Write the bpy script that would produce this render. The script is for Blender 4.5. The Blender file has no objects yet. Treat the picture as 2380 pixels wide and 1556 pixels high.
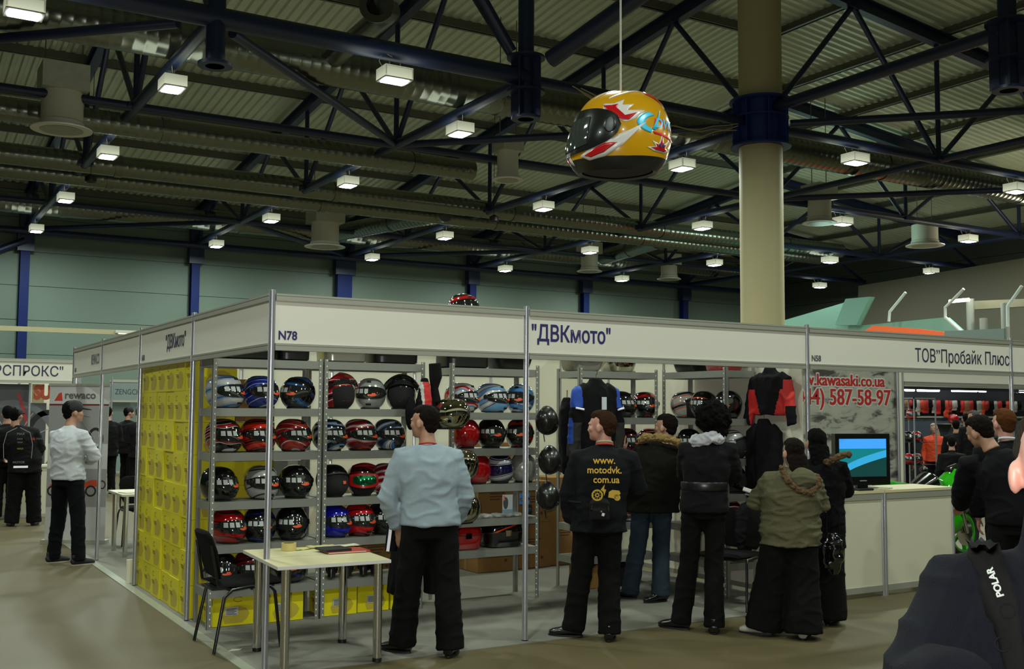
import bpy, bmesh, math, random
from mathutils import Vector, Matrix, noise
from math import sin, cos, pi, radians, sqrt
random.seed(7)
C = bpy.context.scene.collection
SC = bpy.context.scene
# ---------------------------------------------------------------- camera
CAM = Vector((-2.2895, -6.9317, 1.7231)); F_PX = 2483.15
_y, _p, _r = radians(59.012), radians(4.0904), radians(.3376)
D = Vector((cos(_p)*cos(_y), cos(_p)*sin(_y), sin(_p)))
R0 = D.cross(Vector((0, 0, 1))).normalized(); U0 = R0.cross(D)
R = R0*cos(_r) + U0*sin(_r); U = -R0*sin(_r) + U0*cos(_r)
cd = bpy.data.cameras.new('camera'); cam = bpy.data.objects.new('camera', cd); C.objects.link(cam)
m = Matrix((R, U, -D)).transposed().to_4x4(); m.translation = CAM
cam.matrix_world = m
cd.sensor_width = 36; cd.lens = F_PX/2380*36; cd.clip_start = .05; cd.clip_end = 300
SC.camera = cam
# ---------------------------------------------------------------- world, exposure, flash
SC.view_settings.view_transform = 'Standard'; SC.view_settings.look = 'None'
SC.view_settings.exposure = 0.0; SC.view_settings.gamma = 1
w = bpy.data.worlds.new('world'); SC.world = w; w.use_nodes = True
w.node_tree.nodes['Background'].inputs[0].default_value = (.75, 1, .9, 1)
w.node_tree.nodes['Background'].inputs[1].default_value = 0.0
LAMP_E = 215.0          # strength of a hall lamp's light
fd = bpy.data.lights.new('camera_flash', 'AREA'); fd.energy = 150; fd.color = (1, .97, .95)
fd.shape = 'RECTANGLE'; fd.size = .05; fd.size_y = .03
fo = bpy.data.objects.new('camera_flash', fd); C.objects.link(fo)
fm = m.copy(); fm.translation = CAM + U*.07 - R*.04 - D*.02; fo.matrix_world = fm

def ray(u, v): return D + R*((u-1190)/F_PX) - U*((v-778)/F_PX)
def on(u, v, ax, val):
    q = ray(u, v); i = 'XYZ'.index(ax); t = (val-CAM[i])/q[i]
    return CAM + q*t
# ---------------------------------------------------------------- materials
def srgb(c):
    if isinstance(c, str): c = [int(c[i:i+2], 16)/255 for i in (0, 2, 4)]
    return tuple(x/12.92 if x <= .04045 else ((x+.055)/1.055)**2.4 for x in c)
MATS = {}
def nd(nt, t, **k):
    n = nt.nodes.new(t)
    for a, b in k.items(): setattr(n, a, b)
    return n
def mat(name, col='808080', rough=.5, metal=0., var=0., scale=8., bump=0., bscale=60., coat=0., emit=0., alpha=1., trans=0., sheen=0., spec=None, stretch=None):
    if name in MATS: return MATS[name]
    M = bpy.data.materials.new(name); M.use_nodes = True; MATS[name] = M
    nt = M.node_tree; b = nt.nodes['Principled BSDF']; L = nt.links
    c = srgb(col); b.inputs['Base Color'].default_value = (*c, 1)
    b.inputs['Roughness'].default_value = rough; b.inputs['Metallic'].default_value = metal
    if coat: b.inputs['Coat Weight'].default_value = coat; b.inputs['Coat Roughness'].default_value = .04
    if spec is not None: b.inputs['Specular IOR Level'].default_value = spec
    if sheen: b.inputs['Sheen Weight'].default_value = sheen
    if trans: b.inputs['Transmission Weight'].default_value = trans
    if alpha < 1: b.inputs['Alpha'].default_value = alpha
    if emit: b.inputs['Emission Color'].default_value = (*c, 1); b.inputs['Emission Strength'].default_value = emit
    if var or bump:
        tc = nd(nt, 'ShaderNodeTexCoord'); src = tc.outputs['Object']
        if stretch:
            mp = nd(nt, 'ShaderNodeMapping'); mp.inputs['Scale'].default_value = stretch
            L.new(src, mp.inputs[0]); src = mp.outputs[0]
    if var:
        n = nd(nt, 'ShaderNodeTexNoise'); n.inputs['Scale'].default_value = scale; n.inputs['Detail'].default_value = 6
        L.new(src, n.inputs['Vector'])
        r = nd(nt, 'ShaderNodeMix', data_type='RGBA')
        r.inputs['A'].default_value = (*[x*(1-var) for x in c], 1); r.inputs['B'].default_value = (*[min(1, x*(1+var)) for x in c], 1)
        L.new(n.outputs['Fac'], r.inputs['Factor']); L.new(r.outputs['Result'], b.inputs['Base Color'])
    if bump:
        n2 = nd(nt, 'ShaderNodeTexNoise'); n2.inputs['Scale'].default_value = bscale; n2.inputs['Detail'].default_value = 3
        L.new(src, n2.inputs['Vector'])
        bp = nd(nt, 'ShaderNodeBump'); bp.inputs['Strength'].default_value = bump; bp.inputs['Distance'].default_value = .02
        L.new(n2.outputs['Fac'], bp.inputs['Height']); L.new(bp.outputs[0], b.inputs['Normal'])
    return M
# ---------------------------------------------------------------- mesh builder
class MB:
    def __init__(s): s.v = []; s.f = []; s.m = []; s.mi = 0; s.T = None
    def av(s, pts):
        i = len(s.v)
        for p in pts:
            p = Vector(p); s.v.append(s.T @ p if s.T else p)
        return i
    def af(s, f): s.f.append(f); s.m.append(s.mi)
    def box(s, a, b, mtx=None):
        x0, y0, z0 = a; x1, y1, z1 = b
        P = [(x0,y0,z0),(x1,y0,z0),(x1,y1,z0),(x0,y1,z0),(x0,y0,z1),(x1,y0,z1),(x1,y1,z1),(x0,y1,z1)]
        if mtx: P = [mtx @ Vector(p) for p in P]
        i = s.av(P)
        for f in ((0,3,2,1),(4,5,6,7),(0,1,5,4),(1,2,6,5),(2,3,7,6),(3,0,4,7)): s.af([i+k for k in f])
        return s
    def cb(s, c, d, rz=0, rx=0, ry=0):          # box by centre and size
        M = Matrix.Translation(Vector(c)) @ Matrix.Rotation(rz, 4, 'Z') @ Matrix.Rotation(rx, 4, 'X') @ Matrix.Rotation(ry, 4, 'Y')
        h = [x/2 for x in d]; return s.box([-x for x in h], h, M)
    def beam(s, p0, p1, w, h, up=(0, 0, 1)):    # rectangular bar between two points
        p0, p1 = Vector(p0), Vector(p1); d = p1-p0; L = d.length; d.normalize()
        x = d.cross(Vector(up))
        if x.length < 1e-4: x = d.cross(Vector((0, 1, 0)))
        x.normalize(); z = x.cross(d)
        M = Matrix((x, d, z)).transposed().to_4x4(); M.translation = p0
        return s.box((-w/2, 0, -h/2), (w/2, L, h/2), M)
    def loft(s, rings, closed=True, cap=True):
        n = len(rings[0]); i0 = len(s.v)
        for r in rings: s.av(r)
        for k in range(len(rings)-1):
            for j in range(n if closed else n-1):
                a = i0+k*n+j; b = i0+k*n+(j+1) % n
                s.af([a, b, b+n, a+n])
        if cap and closed:
            s.af([i0+j for j in range(n)][::-1]); s.af([i0+(len(rings)-1)*n+j for j in range(n)])
        return s
    def tube(s, pts, r, n=10, cap=True):
        pts = [Vector(p) for p in pts]; rr = r if isinstance(r, (list, tuple)) else [r]*len(pts)
        rings = []; up = None
        for k, p in enumerate(pts):
            d = (pts[min(k+1, len(pts)-1)]-pts[max(k-1, 0)]).normalized()
            if up is None: up = Vector((0, 0, 1)) if abs(d.z) < .9 else Vector((1, 0, 0))
            x = d.cross(up).normalized(); y = x.cross(d).normalized(); up = y
            q = rr[k]; qa, qb = q if isinstance(q, tuple) else (q, q)
            rings.append([p + x*(cos(2*pi*j/n)*qa) + y*(sin(2*pi*j/n)*qb) for j in range(n)])
        return s.loft(rings, True, cap)
    def lathe(s, prof, n=24, c=(0, 0, 0), ax='Z', cap=True):
        rings = []
        for r, z in prof:
            ring = []
            for j in range(n):
                a = 2*pi*j/n; x, y = r*cos(a), r*sin(a)
                q = (x, y, z) if ax == 'Z' else ((z, x, y) if ax == 'X' else (y, z, x))
                ring.append(Vector(q)+Vector(c))
            rings.append(ring)
        return s.loft(rings, True, cap)
    def ell(s, c, r, nu=16, nv=10, mtx=None):
        rings = []
        for k in range(nv+1):
            t = -pi/2+pi*k/nv; t = max(-pi/2+.02, min(pi/2-.02, t))
            ring = [Vector((r[0]*cos(t)*cos(2*pi*j/nu), r[1]*cos(t)*sin(2*pi*j/nu), r[2]*sin(t))) for j in range(nu)]
            if mtx: ring = [mtx @ p for p in ring]
            rings.append([p+Vector(c) for p in ring])
        return s.loft(rings)
    def prism(s, poly, z0, z1, mtx=None):       # polygon (x, y) extruded along z
        n = len(poly); P = [Vector((x, y, z0)) for x, y in poly]+[Vector((x, y, z1)) for x, y in poly]
        if mtx: P = [mtx @ p for p in P]
        i = s.av(P); s.af([i+j for j in range(n)][::-1]); s.af([i+n+j for j in range(n)])
        for j in range(n): s.af([i+j, i+(j+1) % n, i+n+(j+1) % n, i+n+j])
        return s
    def mesh(s, name, mats, smooth=False):
        me = bpy.data.meshes.new(name); me.from_pydata([tuple(v) for v in s.v], [], s.f)
        for M in (mats if isinstance(mats, (list, tuple)) else [mats]): me.materials.append(M)
        me.polygons.foreach_set('material_index', s.m)
        if smooth: me.polygons.foreach_set('use_smooth', [True]*len(s.f))
        me.update()
        bm = bmesh.new(); bm.from_mesh(me); bmesh.ops.recalc_face_normals(bm, faces=bm.faces); bm.to_mesh(me); bm.free()
        if smooth:
            try: me.set_sharp_from_angle(angle=radians(42))
            except Exception: pass
        return me
    def build(s, name, mats, parent=None, smooth=False):
        o = bpy.data.objects.new(name, s.mesh(name, mats, smooth)); C.objects.link(o)
        if parent: o.parent = parent
        return o
def tag(o, label=None, cat=None, group=None, kind=None):
    if label: o['label'] = label
    if cat: o['category'] = cat
    if group: o['group'] = group
    if kind: o['kind'] = kind
    return o
def thing(name, label, cat, loc=(0, 0, 0), rz=0, group=None):
    o = bpy.data.objects.new(name, None); C.objects.link(o); o.location = loc; o.rotation_euler = (0, 0, rz)
    o.empty_display_size = .1
    return tag(o, label, cat, group)
def copy_tree(o, parent=None, deep=0):
    c = o.copy(); C.objects.link(c)
    if parent: c.parent = parent
    for ch in o.children: copy_tree(ch, c)
    return c
def struct(o, label=None): o['kind'] = 'structure'; return tag(o, label) if label else o
def text(s, size, mt, parent, mtx, name='lettering', sx=1., bold=0., ext=.001, align='LEFT'):
    cu = bpy.data.curves.new('t', 'FONT'); cu.body = s; cu.size = size; cu.offset = bold; cu.extrude = ext; cu.align_x = align; cu.resolution_u = 3
    t = bpy.data.objects.new('t', cu); C.objects.link(t)
    bpy.context.view_layer.update()
    me = bpy.data.meshes.new_from_object(t.evaluated_get(bpy.context.evaluated_depsgraph_get()))
    bpy.data.objects.remove(t); me.materials.clear(); me.materials.append(mt)
    me.transform(Matrix.Diagonal((sx, 1, 1, 1)))
    o = bpy.data.objects.new(name, me); C.objects.link(o); o.parent = parent
    o.matrix_local = mtx
    return o
def face_mtx(loc, xdir, zdir=(0, 0, 1)):        # local x along xdir, local y along zdir (up)
    x = Vector(xdir).normalized(); y = Vector(zdir).normalized(); z = x.cross(y).normalized(); y = z.cross(x)
    M = Matrix((x, y, z)).transposed().to_4x4(); M.translation = Vector(loc); return M
# voxel-remeshed solid: a union of shapes turned into one continuous skin
def fuse(mb, name, mats, parent, vox=.012, smooth=4, wob=0., wsc=6., post=None, fold=0., fsc=(5, 5, 16)):
    me = mb.mesh('tmp', mats[0] if isinstance(mats, (list, tuple)) else mats)
    o = bpy.data.objects.new('tmp', me); C.objects.link(o)
    a = o.modifiers.new('r', 'REMESH'); a.mode = 'VOXEL'; a.voxel_size = vox
    if smooth:
        b = o.modifiers.new('s', 'SMOOTH'); b.factor = .6; b.iterations = smooth
    bpy.context.view_layer.update()
    n = bpy.data.meshes.new_from_object(o.evaluated_get(bpy.context.evaluated_depsgraph_get()))
    bpy.data.objects.remove(o)
    n.name = name
    if wob or fold:
        n.update(); nr = [v.normal.copy() for v in n.vertices]
        for v, q in zip(n.vertices, nr):
            p = v.co.copy(); d = 0
            if wob: d += wob*noise.noise(p*wsc)
            if fold:
                t = noise.noise(Vector((p.x*fsc[0]+3, p.y*fsc[1], p.z*fsc[2])))
                d += fold*(1-abs(t)*4 if abs(t) < .25 else 0)-fold*.3
            v.co = p+q*d
    if post: post(n)
    n.materials.clear()
    for M in (mats if isinstance(mats, (list, tuple)) else [mats]): n.materials.append(M)
    n.polygons.foreach_set('use_smooth', [True]*len(n.polygons))
    ob = bpy.data.objects.new(name, n); C.objects.link(ob)
    if parent: ob.parent = parent
    return ob
# ================================================================ THE HALL
ZC = 7.9; YW = 33.4; XW = 38.0; NX = [2.15, 8.0, 13.95, 19.85, 25.8, 31.7]; NY = [9.75, 15.5, 21.5, 27.5, 33.4]
blue = mat('blue_paint', '111f40', .45, var=.12, scale=3)
colblue = mat('column_blue_paint', '081d54', .6, spec=.2)
deck_m = mat('galvanised_deck', 'bcc4ac', .5, .1, var=.12, scale=2)
deck_m2 = deck_m
purl_m = mat('purlin_grey', '605f54', .55, .2)
galv = mat('duct_galvanised', '74786f', .27, .88, var=.12, scale=3)
cream = mat('cream_painted_column', 'a89e78', .7, var=.03, scale=2)
white_p = mat('lamp_housing_white', 'c4c2b4', .5)
def roofz(x, y): return 9.45+.105*min(YW-y, XW-x)
# floor
fm_ = mat('polished_concrete', '524930', .55, var=.12, scale=.9, bump=.01, bscale=3, spec=.3)
struct(MB().box((-30, -20, -.2), (60, 45, 0)).build('floor', fm_))
# back wall of pale green sandwich panels with horizontal joints
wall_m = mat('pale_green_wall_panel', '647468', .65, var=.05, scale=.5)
wb = MB(); z = 0
while z < 9.6:
    wb.box((-30, YW+.25, z), (38.6, YW+.45, min(z+1.18, 9.6))); z += 1.2
wb.mi = 1; wb.box((-30, YW+.28, 0), (38.6, YW+.5, 9.6))
struct(wb.build('wall_back', [wall_m, mat('wall_joint', '46544c', .7)]))
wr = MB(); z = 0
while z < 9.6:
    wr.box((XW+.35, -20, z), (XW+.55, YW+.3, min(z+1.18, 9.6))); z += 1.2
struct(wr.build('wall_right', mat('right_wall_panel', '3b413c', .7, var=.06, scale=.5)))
struct(MB().box((-30.2, -20, 0), (-30, YW+.3, 14)).build('wall_left', wall_m))
struct(MB().box((-30.2, -20.2, 0), (60, -20, 14)).build('wall_front', wall_m))
# corrugated roof deck: two slopes meeting on the hip above the round column
def rib_profile(t):                # one rib: period .25
    return [(0, 0), (.09, 0), (.125, .06), (.215, .06)]
def deck(name, left):
    mb = MB(); per = .25; n = int(70/per) if left else int(56/per)
    lo = -30 if left else -20
    pts = []
    for k in range(n+1):
        for a, h in rib_profile(0): pts.append((lo+k*per+a, h))
    rows = []
    for t, h in pts:
        if left:   # ribs along Y at x=t: from wall YW down to hip
            x = min(t, XW); y1 = YW+.3; y0 = max(-20, x-XW+YW)
            if y0 > y1: break
            rows.append((Vector((x, y0, roofz(x, y0)+h)), Vector((x, y1, roofz(-30, y1)+h))))
        else:      # ribs along X at y=t
            y = min(t, YW); x0 = max(-20, y-YW+XW)
            rows.append((Vector((x0, y, roofz(x0, y)+h)), Vector((XW+.3, y, 9.45-.03+h))))
    i = mb.av([p for r in rows for p in r])
    for k in range(len(rows)-1): mb.af([i+2*k, i+2*k+1, i+2*k+3, i+2*k+2])
    return mb.build(name, deck_m)
struct(deck('ceiling', True)); struct(deck('ceiling', False))
struct(MB().box((-30, -20, 16.2), (60, 45, 16.4)).build('ceiling', purl_m))
def ibeam(mb, p0, p1, w=.22, h=.32):
    z = Vector((0, 0, 1)); mb.beam(p0, p1, .03, h); mb.beam(Vector(p0)+z*h/2, Vector(p1)+z*h/2, w, .03); mb.beam(Vector(p0)-z*h/2, Vector(p1)-z*h/2, w, .03)
# purlins
for k in range(11):
    y = 33.1-k*2.9
    x1 = min(XW, y-YW+XW)
    mb = MB(); zz = roofz(-30, y)-.12; mb.beam((-12, y, zz), (x1, y, zz), .09, .2); mb.beam((-12, y+.06, zz-.09), (x1, y+.06, zz-.09), .14, .02)
    tag(mb.build('roof_purlin', purl_m), 'grey steel purlin crossing under the left roof slope, parallel to the back wall', 'purlin', 'purlins under the left roof slope')
for k in range(11):
    x = 37.7-k*2.9
    y1 = x-XW+YW; mb = MB(); zz = roofz(x, -20)-.12
    mb.beam((x, -3, zz), (x, y1, zz), .09, .2); mb.beam((x-.06, -3, zz-.09), (x-.06, y1, zz-.09), .14, .02)
    tag(mb.build('roof_purlin', purl_m), 'grey steel purlin crossing under the right roof slope', 'purlin', 'purlins under the right roof slope')
# trusses
def truss(ax, c, s0, s1, nodes, label, big=False):
    t = thing('roof_truss', label, 'truss', (0, 0, 0))
    P = (lambda s, z: (c, s, z)) if ax == 'Y' else (lambda s, z: (s, c, z))
    rz = lambda s: (roofz(-30, s) if ax == 'Y' else roofz(s, -20))-.42
    MB().tube([P(s0, ZC), P(s1, ZC)], .11, 12).build('bottom_chord', blue, t, True)
    mb = MB(); ibeam(mb, P(s0, rz(s0)), P(s1, rz(s1))); mb.build('top_rafter', blue, t)
    for k in range(len(nodes)-1):
        a, b = nodes[k], nodes[k+1]; mid = (a+b)/2
        MB().tube([P(a, ZC), P(mid, rz(mid)-.1)], .065, 10).build('web_tube', blue, t, True)
        MB().tube([P(mid, rz(mid)-.1), P(b, ZC)], .065, 10).build('web_tube', blue, t, True)
        if 0 < k: MB().tube([P(a, ZC), P(a, rz(a)-.1)], .06, 10).build('web_post', blue, t, True)
    for a in nodes[1:-1]:
        MB().cb(P(a, ZC), (.36, .36, .1)).build('gusset_plate', blue, t)
    return t
XL = ['leftmost truss in view, ending at the leftmost wall column', 'second truss from the left, passing behind the hanging masts', 'truss running back from the round cream column', 'truss just right behind the cream column, hung with lamps', 'fifth truss, over the right end of the back wall', 'farthest short truss near the back right corner']
for i, x in enumerate(NX):
    truss('Y', x, NY[0] if i < 3 else NY[i-2], YW, [n for n in NY if i < 3 or n >= NY[i-2]-.1], 'blue tubular roof truss, '+XL[i])
NXr = [13.95, 19.85, 25.8, 31.7, 37.8]
for i, y in enumerate(NY[:4]):
    truss('X', y, NXr[i], 37.8, NXr[i:], 'blue tubular roof truss running right, '+['from the collar of the cream column', 'second one behind the cream column', 'third one behind the cream column', 'farthest one near the right wall'][i])
# second truss towards the camera on the right, from the hanging mast
truss('X', 3.9, 13.95, 37.8, NXr, 'blue tubular roof truss running right from the mast at the upper right corner')
def tubes(name, label, cat, pts, r, group=None, mt=None, n=12):
    return tag(MB().tube(pts, r, n).build(name, mt or blue, None, True), label, cat, group)
tubes('ring_beam', 'thick blue tube beam crossing the upper left, carrying two lamps', 'beam', [(-14, 9.75, ZC+.05), (8.0, 9.75, ZC+.05)], .17)
tubes('ring_beam', 'blue tube beam between the hanging mast and the cream column behind the giant helmet', 'beam', [(8.0, 9.75, ZC+.02), (13.95, 9.75, ZC+.02)], .1)
tubes('ring_beam', 'blue tube beam from the cream column to the mast at the upper right corner', 'beam', [(13.95, 9.75, ZC+.3), (13.95, 3.9, ZC+.3)], .12)
tubes('diagonal_strut', 'thick blue tube rising right from the mast above the giant helmet', 'strut', [(8.2, 9.22, ZC+.28), (9.35, 6.2, 9.45), (10.7, 2.65, 10.95)], .16)
tubes('diagonal_strut', 'blue tube slanting up left from the central mast', 'strut', [(7.7, 9.75, ZC+.5), (6.6, 9.75, 9.9)], .09)
tubes('lateral_tie', 'blue tie tube crossing all trusses at their first bottom joint', 'tie', [(-12, 15.5, ZC), (19.85, 15.5, ZC)], .09)
tubes('lateral_tie', 'blue tie tube crossing all trusses just before the back wall', 'tie', [(-12, 27.5, ZC), (31.7, 27.5, ZC)], .09)
tubes('lateral_tie', 'blue top rail tube along the back wall columns', 'tie', [(-12, 32.9, ZC-.1), (37.8, 32.9, ZC-.1)], .12)
tubes('lateral_tie', 'blue tie tube crossing the right trusses at their first joint', 'tie', [(19.85, 3.9, ZC), (19.85, 15.5, ZC)], .09)
tubes('lateral_tie', 'blue tie tube crossing the right trusses near the right wall', 'tie', [(31.7, 0, ZC), (31.7, 27.5, ZC)], .09)
DG = [((-3.7, 15.5), (2.15, 9.75), 'at the upper left edge, meeting the left mast'), ((2.15, 9.75), (8, 15.5), 'falling right from the left mast'), ((8, 15.5), (13.95, 9.75), 'between the second truss and the cream column'),
      ((2.15, 33.1), (8, 27.5), 'near the back wall above the left fascia'), ((8, 27.5), (13.95, 33.1), 'near the back wall beside the flared diffuser'), ((13.95, 33.1), (19.85, 27.5), 'near the back wall behind the giant helmet'),
      ((13.95, 9.75), (19.85, 3.9), 'rising right from the cream column collar'), ((13.95, 9.75), (19.85, 15.5), 'running right behind the cream column'), ((19.85, 15.5), (25.8, 21.5), 'farther right behind the cream column'), ((19.85, 15.5), (25.8, 9.75), 'crossing between two right trusses')]
for a, b, l in DG:
    a, b = Vector(a), Vector(b); e_ = (b-a).normalized(); kk = lambda q: .62 if abs(q.y-9.75) < .1 and abs(q.x-8) > 1 else .12; a, b = a+e_*kk(a), b-e_*kk(b)
    tubes('brace_tube', 'blue horizontal diagonal brace '+l, 'brace', [(*a, ZC), (*b, ZC)], .085)
# hanging masts
def mast(x, y, label, tall=0):
    t = thing('hanging_mast', label, 'mast', (x, y, ZC-.75))
    MB().tube([(0, 0, 0), (0, 0, 3.6)], .15, 20).build('pole', blue, t, True)
    MB().lathe([(.27, 0), (.27, .05), (.16, .06)], 28).build('end_plate', blue, t, True)
    if tall:
        for z in (.5, 1.15): MB().lathe([(.36, z), (.36, z+.04)], 28).build('collar_plate', blue, t, True)
        for a in range(4): MB().cb((.2*cos(a*pi/2+.6), .2*sin(a*pi/2+.6), .6), (.2, .03, 1.15), a*pi/2+.6).build('stiffener_fin', blue, t)
mast(2.2, 9.75, 'blue hanging mast tube crossing the thick beam at the upper left')
mast(8.0, 9.75, 'blue flanged hanging mast left above the giant yellow helmet', 1)
mast(13.95, 3.9, 'blue flanged hanging mast at the upper right corner', 1)
# round column
t = thing('round_column', 'tall round cream column with a blue steel collar, right of the giant helmet', 'column', (13.95, 9.75, 0))
MB().lathe([(.46, 0), (.46, 3.5), (.455, 3.503), (.46, 3.506), (.46, 9.9), (.455, 9.903), (.46, 9.906), (.46, 13)], 48).build('shaft', cream, t, True)
mb = MB(); mb.lathe([(.47, ZC-.5), (.64, ZC-.5), (.64, ZC-.46), (.475, ZC-.45), (.475, ZC+.12), (.6, ZC+.12), (.6, ZC+.16), (.475, ZC+.17), (.475, ZC+.48), (.66, ZC+.49), (.66, ZC+.53), (.47, ZC+.53)], 48, cap=False)
for k in range(8): mb.cb((.54*cos(k*pi/4+.3), .54*sin(k*pi/4+.3), ZC), (.14, .03, .95), k*pi/4+.3)
mb.build('steel_collar', mat('collar_blue_paint', '12286a', .42), t, True)
# wall columns
for i, x in enumerate([-3.8]+NX):
    t = thing('wall_column', 'blue steel column on the back wall, '+['beyond the left edge', 'leftmost in view', 'second from the left', 'wider one behind the left fascia corner', 'behind the small helmet on top of the racks', 'fifth from the left', 'right one just left of the cream column'][i], 'column', (x, YW-.05, 0))
    mb = MB(); wd = .3 if i != 3 else .62
    mb.box((-wd/2, -.16, 0), (wd/2, -.12, 7.7)); mb.box((-wd/2, .12, 0), (wd/2, .16, 7.7)); mb.box((-.03 if i != 3 else -wd/2, -.12, 0), (.03 if i != 3 else wd/2, .12, 7.7)); mb.build('shaft', colblue, t)
    MB().box((-wd*.5-.12, -.26, 7.15), (wd*.5+.12, .1, 7.75)).build('corbel', blue, t)
    MB().box((-wd*.5-.06, -.24, 7.75), (wd*.5+.06, .1, 8.75)).build('head', blue, t)
tubes('wall_brace', 'blue inclined wall brace tube at the left edge below the roof', 'brace', [(2.1, 33.1, 7.5), (-3.7, 33.2, 4.6)], .12)
# lamps -----------------------------------------------------------
def make_lamp():
    t = thing('hall_lamp', 'x', 'lamp')
    mb = MB(); mb.box((-.26, -.2, 0), (.26, .2, .03)); mb.box((-.26, -.2, .03), (-.235, .2, .2)); mb.box((.235, -.2, .03), (.26, .2, .2)); mb.box((-.26, -.2, .03), (.26, -.175, .2)); mb.box((-.26, .175, .03), (.26, .2, .2)); mb.box((-.26, -.2, .19), (.26, .2, .215))
    mb.build('housing', white_p, t)
    MB().prism([(-.2, -.15), (.2, -.15), (.22, 0), (.2, .15), (-.2, .15), (-.22, 0)], -.012, .001).build('glowing_diffuser', mat('lamp_glow', 'ece8ff', .4, emit=30), t)
    MB().tube([(-.1, 0, .21), (-.1, 0, .33)], .012, 6).build('hanger', white_p, t); MB().tube([(.1, 0, .21), (.1, 0, .33)], .012, 6).build('hanger', white_p, t)
    MB().tube([(-.2, .05, .21), (-.26, .08, .34), (-.2, .05, .5), (-.05, 0, .42)], .008, 5).build('cable', mat('cable_grey', '9a968c', .6), t)
    return t
lamp0 = make_lamp(); lused = [0]
def lamp(x, y, label, rz=0, z=7.44, grp=None):
    o = lamp0 if not lused[0] else copy_tree(lamp0)
    lused[0] = 1; o.location = (x, y, z); o.rotation_euler = (0, 0, rz); o['label'] = label
    if grp: o['group'] = grp
    ld = LD.get(0)
    l = bpy.data.objects.new('hall_lamp_light', ld); C.objects.link(l); l.location = (x, y, z-.03)
    l = bpy.data.objects.new('roof_fill_light', UP); C.objects.link(l); l.location = (x, y, z+.02); l.rotation_euler = (pi, 0, 0)  # upward fill added at each lamp to brighten the roof, not from the fixture
LDd = bpy.data.lights.new('hall_lamp_light', 'AREA'); LDd.shape = 'RECTANGLE'; LDd.size = .42; LDd.size_y = .3; LDd.energy = LAMP_E; LDd.color = (.88, 1, .9)
LD = {0: LDd}; UP = bpy.data.lights.new('roof_fill_light', 'AREA'); UP.energy = 9; UP.color = (.9, 1, .85); UP.shape = 'DISK'; UP.size = 1.3
rows = ['nearest', 'second', 'third', 'farthest']
for i, x in enumerate(NX[:5]):
    for j, y in enumerate([12.35, 18.4, 24.5, 30.5]):
        if y < NY[0]+(x-13.95)-1 and i > 2: continue
        lamp(x, y, 'white box lamp, %s from the camera under the %s roof truss' % (rows[j], ['leftmost', 'second', 'third', 'fourth', 'fifth'][i]), pi/2)
for j, y in enumerate([9.75, 15.5, 21.5, 27.5]):
    for i, x in enumerate([16.9, 22.9, 28.9, 34.8]):
        if x < NX[0]+11.8+(y-9.75): continue
        lamp(x, y, 'white box lamp, %s from the camera, along the %s right-hand truss' % (['nearest', 'second', 'third', 'fourth'][i], ['first', 'second', 'third', 'fourth'][j]), 0)
lamp(-.6, 9.6, 'large white box lamp under the thick beam at the upper left corner', 0, 7.38)
lamp(5.25, 9.6, 'large white box lamp under the thick beam, upper middle', 0, 7.38)
for x, y in [(-.6, 3.5), (5.2, 3.5), (11, 3.5), (-.6, -2.5), (5.2, -2.5), (11, -2.5), (17, -2.5), (17, 3.5), (-6.5, 3.5), (-6.5, 9.6), (-3.7, 18.4), (-3.7, 24.5), (23, 3.8), (-.6, -8.5), (5.2, -8.5), (11, -8.5), (-6.5, -2.5), (-6.5, -8.5)]:  # unseen lights without housings, lamp grid continued and added to light the stand front
    l = bpy.data.objects.new('hall_lamp_light', LDd); C.objects.link(l); l.location = (x, y, 7.4)
# ducts -----------------------------------------------------------
rb = mat('duct_rib_metal', '70726a', .3, .9)
def duct(p0, p1, r, label, rings=True, name='air_duct'):
    t = thing(name, label, 'duct'); p0, p1 = Vector(p0), Vector(p1); L = (p1-p0).length; d = (p1-p0)/L
    n = int(L/.2); pts = []; rr = []
    for k in range(n):
        a = L*k/n; pts += [p0+d*a, p0+d*(a+.02), p0+d*(a+.04)]; rr += [r, r+.006, r]
    MB().tube(pts, rr, 24).build('spiral_pipe', galv, t, True)
    k = 3.0
    while k < L:
        c = p0+d*k; MB().tube([c-d*.09, c+d*.09], r+.02, 24).build('joint_band', rb, t, True); k += 6
    return t
d1 = duct((-12, 12.4, 8.42), (36, 12.4, 8.42), .4, 'fat galvanised air duct crossing the picture just behind the thick blue beam')
duct((-12, 16.6, 7.72), (10.8, 16.6, 7.82), .25, 'second galvanised air duct, below the first tie tube, left half')
duct((-12, 21.8, 8.0), (30, 21.8, 8.0), .27, 'third galvanised air duct, farther back, upper one of a pair')
duct((-12, 22.9, 7.85), (30, 22.9, 7.85), .25, 'fourth galvanised air duct, lower one of the far pair')
duct((-12, 31.0, 8.42), (34, 31.0, 8.42), .35, 'farthest air duct, along the top of the back wall')
# side branch with open end
t = thing('branch_duct', 'short galvanised branch duct with an open round end at the top of the picture', 'duct')
q0 = on(775, 135, 'Y', 12.1); q1 = on(905, 25, 'Y', 9.2)
MB().tube([q0, q0.lerp(q1, .3), q0.lerp(q1, .6), q0.lerp(q1, .9), q1], .2, 24).build('pipe', galv, t, True)
e = on(878, 18, 'Y', 9.0); MB().tube([q1, e+Vector((0, 0, -.02))], [.2, .2], 24).build('elbow', galv, t, True)
mb = MB(); mb.T = Matrix.Translation(e) @ (D).to_track_quat('Z', 'Y').to_matrix().to_4x4()
mb.lathe([(.2, .25), (.2, -.1), (.29, -.12), (.29, -.15), (.17, -.15), (.13, .1), (.13, .25)], 32, cap=False); mb.build('round_end_ring', galv, t, True)
mb = MB(); mb.T = Matrix.Translation(e) @ (D).to_track_quat('Z', 'Y').to_matrix().to_4x4(); mb.lathe([(.14, .0), (.14, .03)], 24); mb.build('dark_inside', mat('duct_dark', '14120f', .9), t, True)
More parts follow.
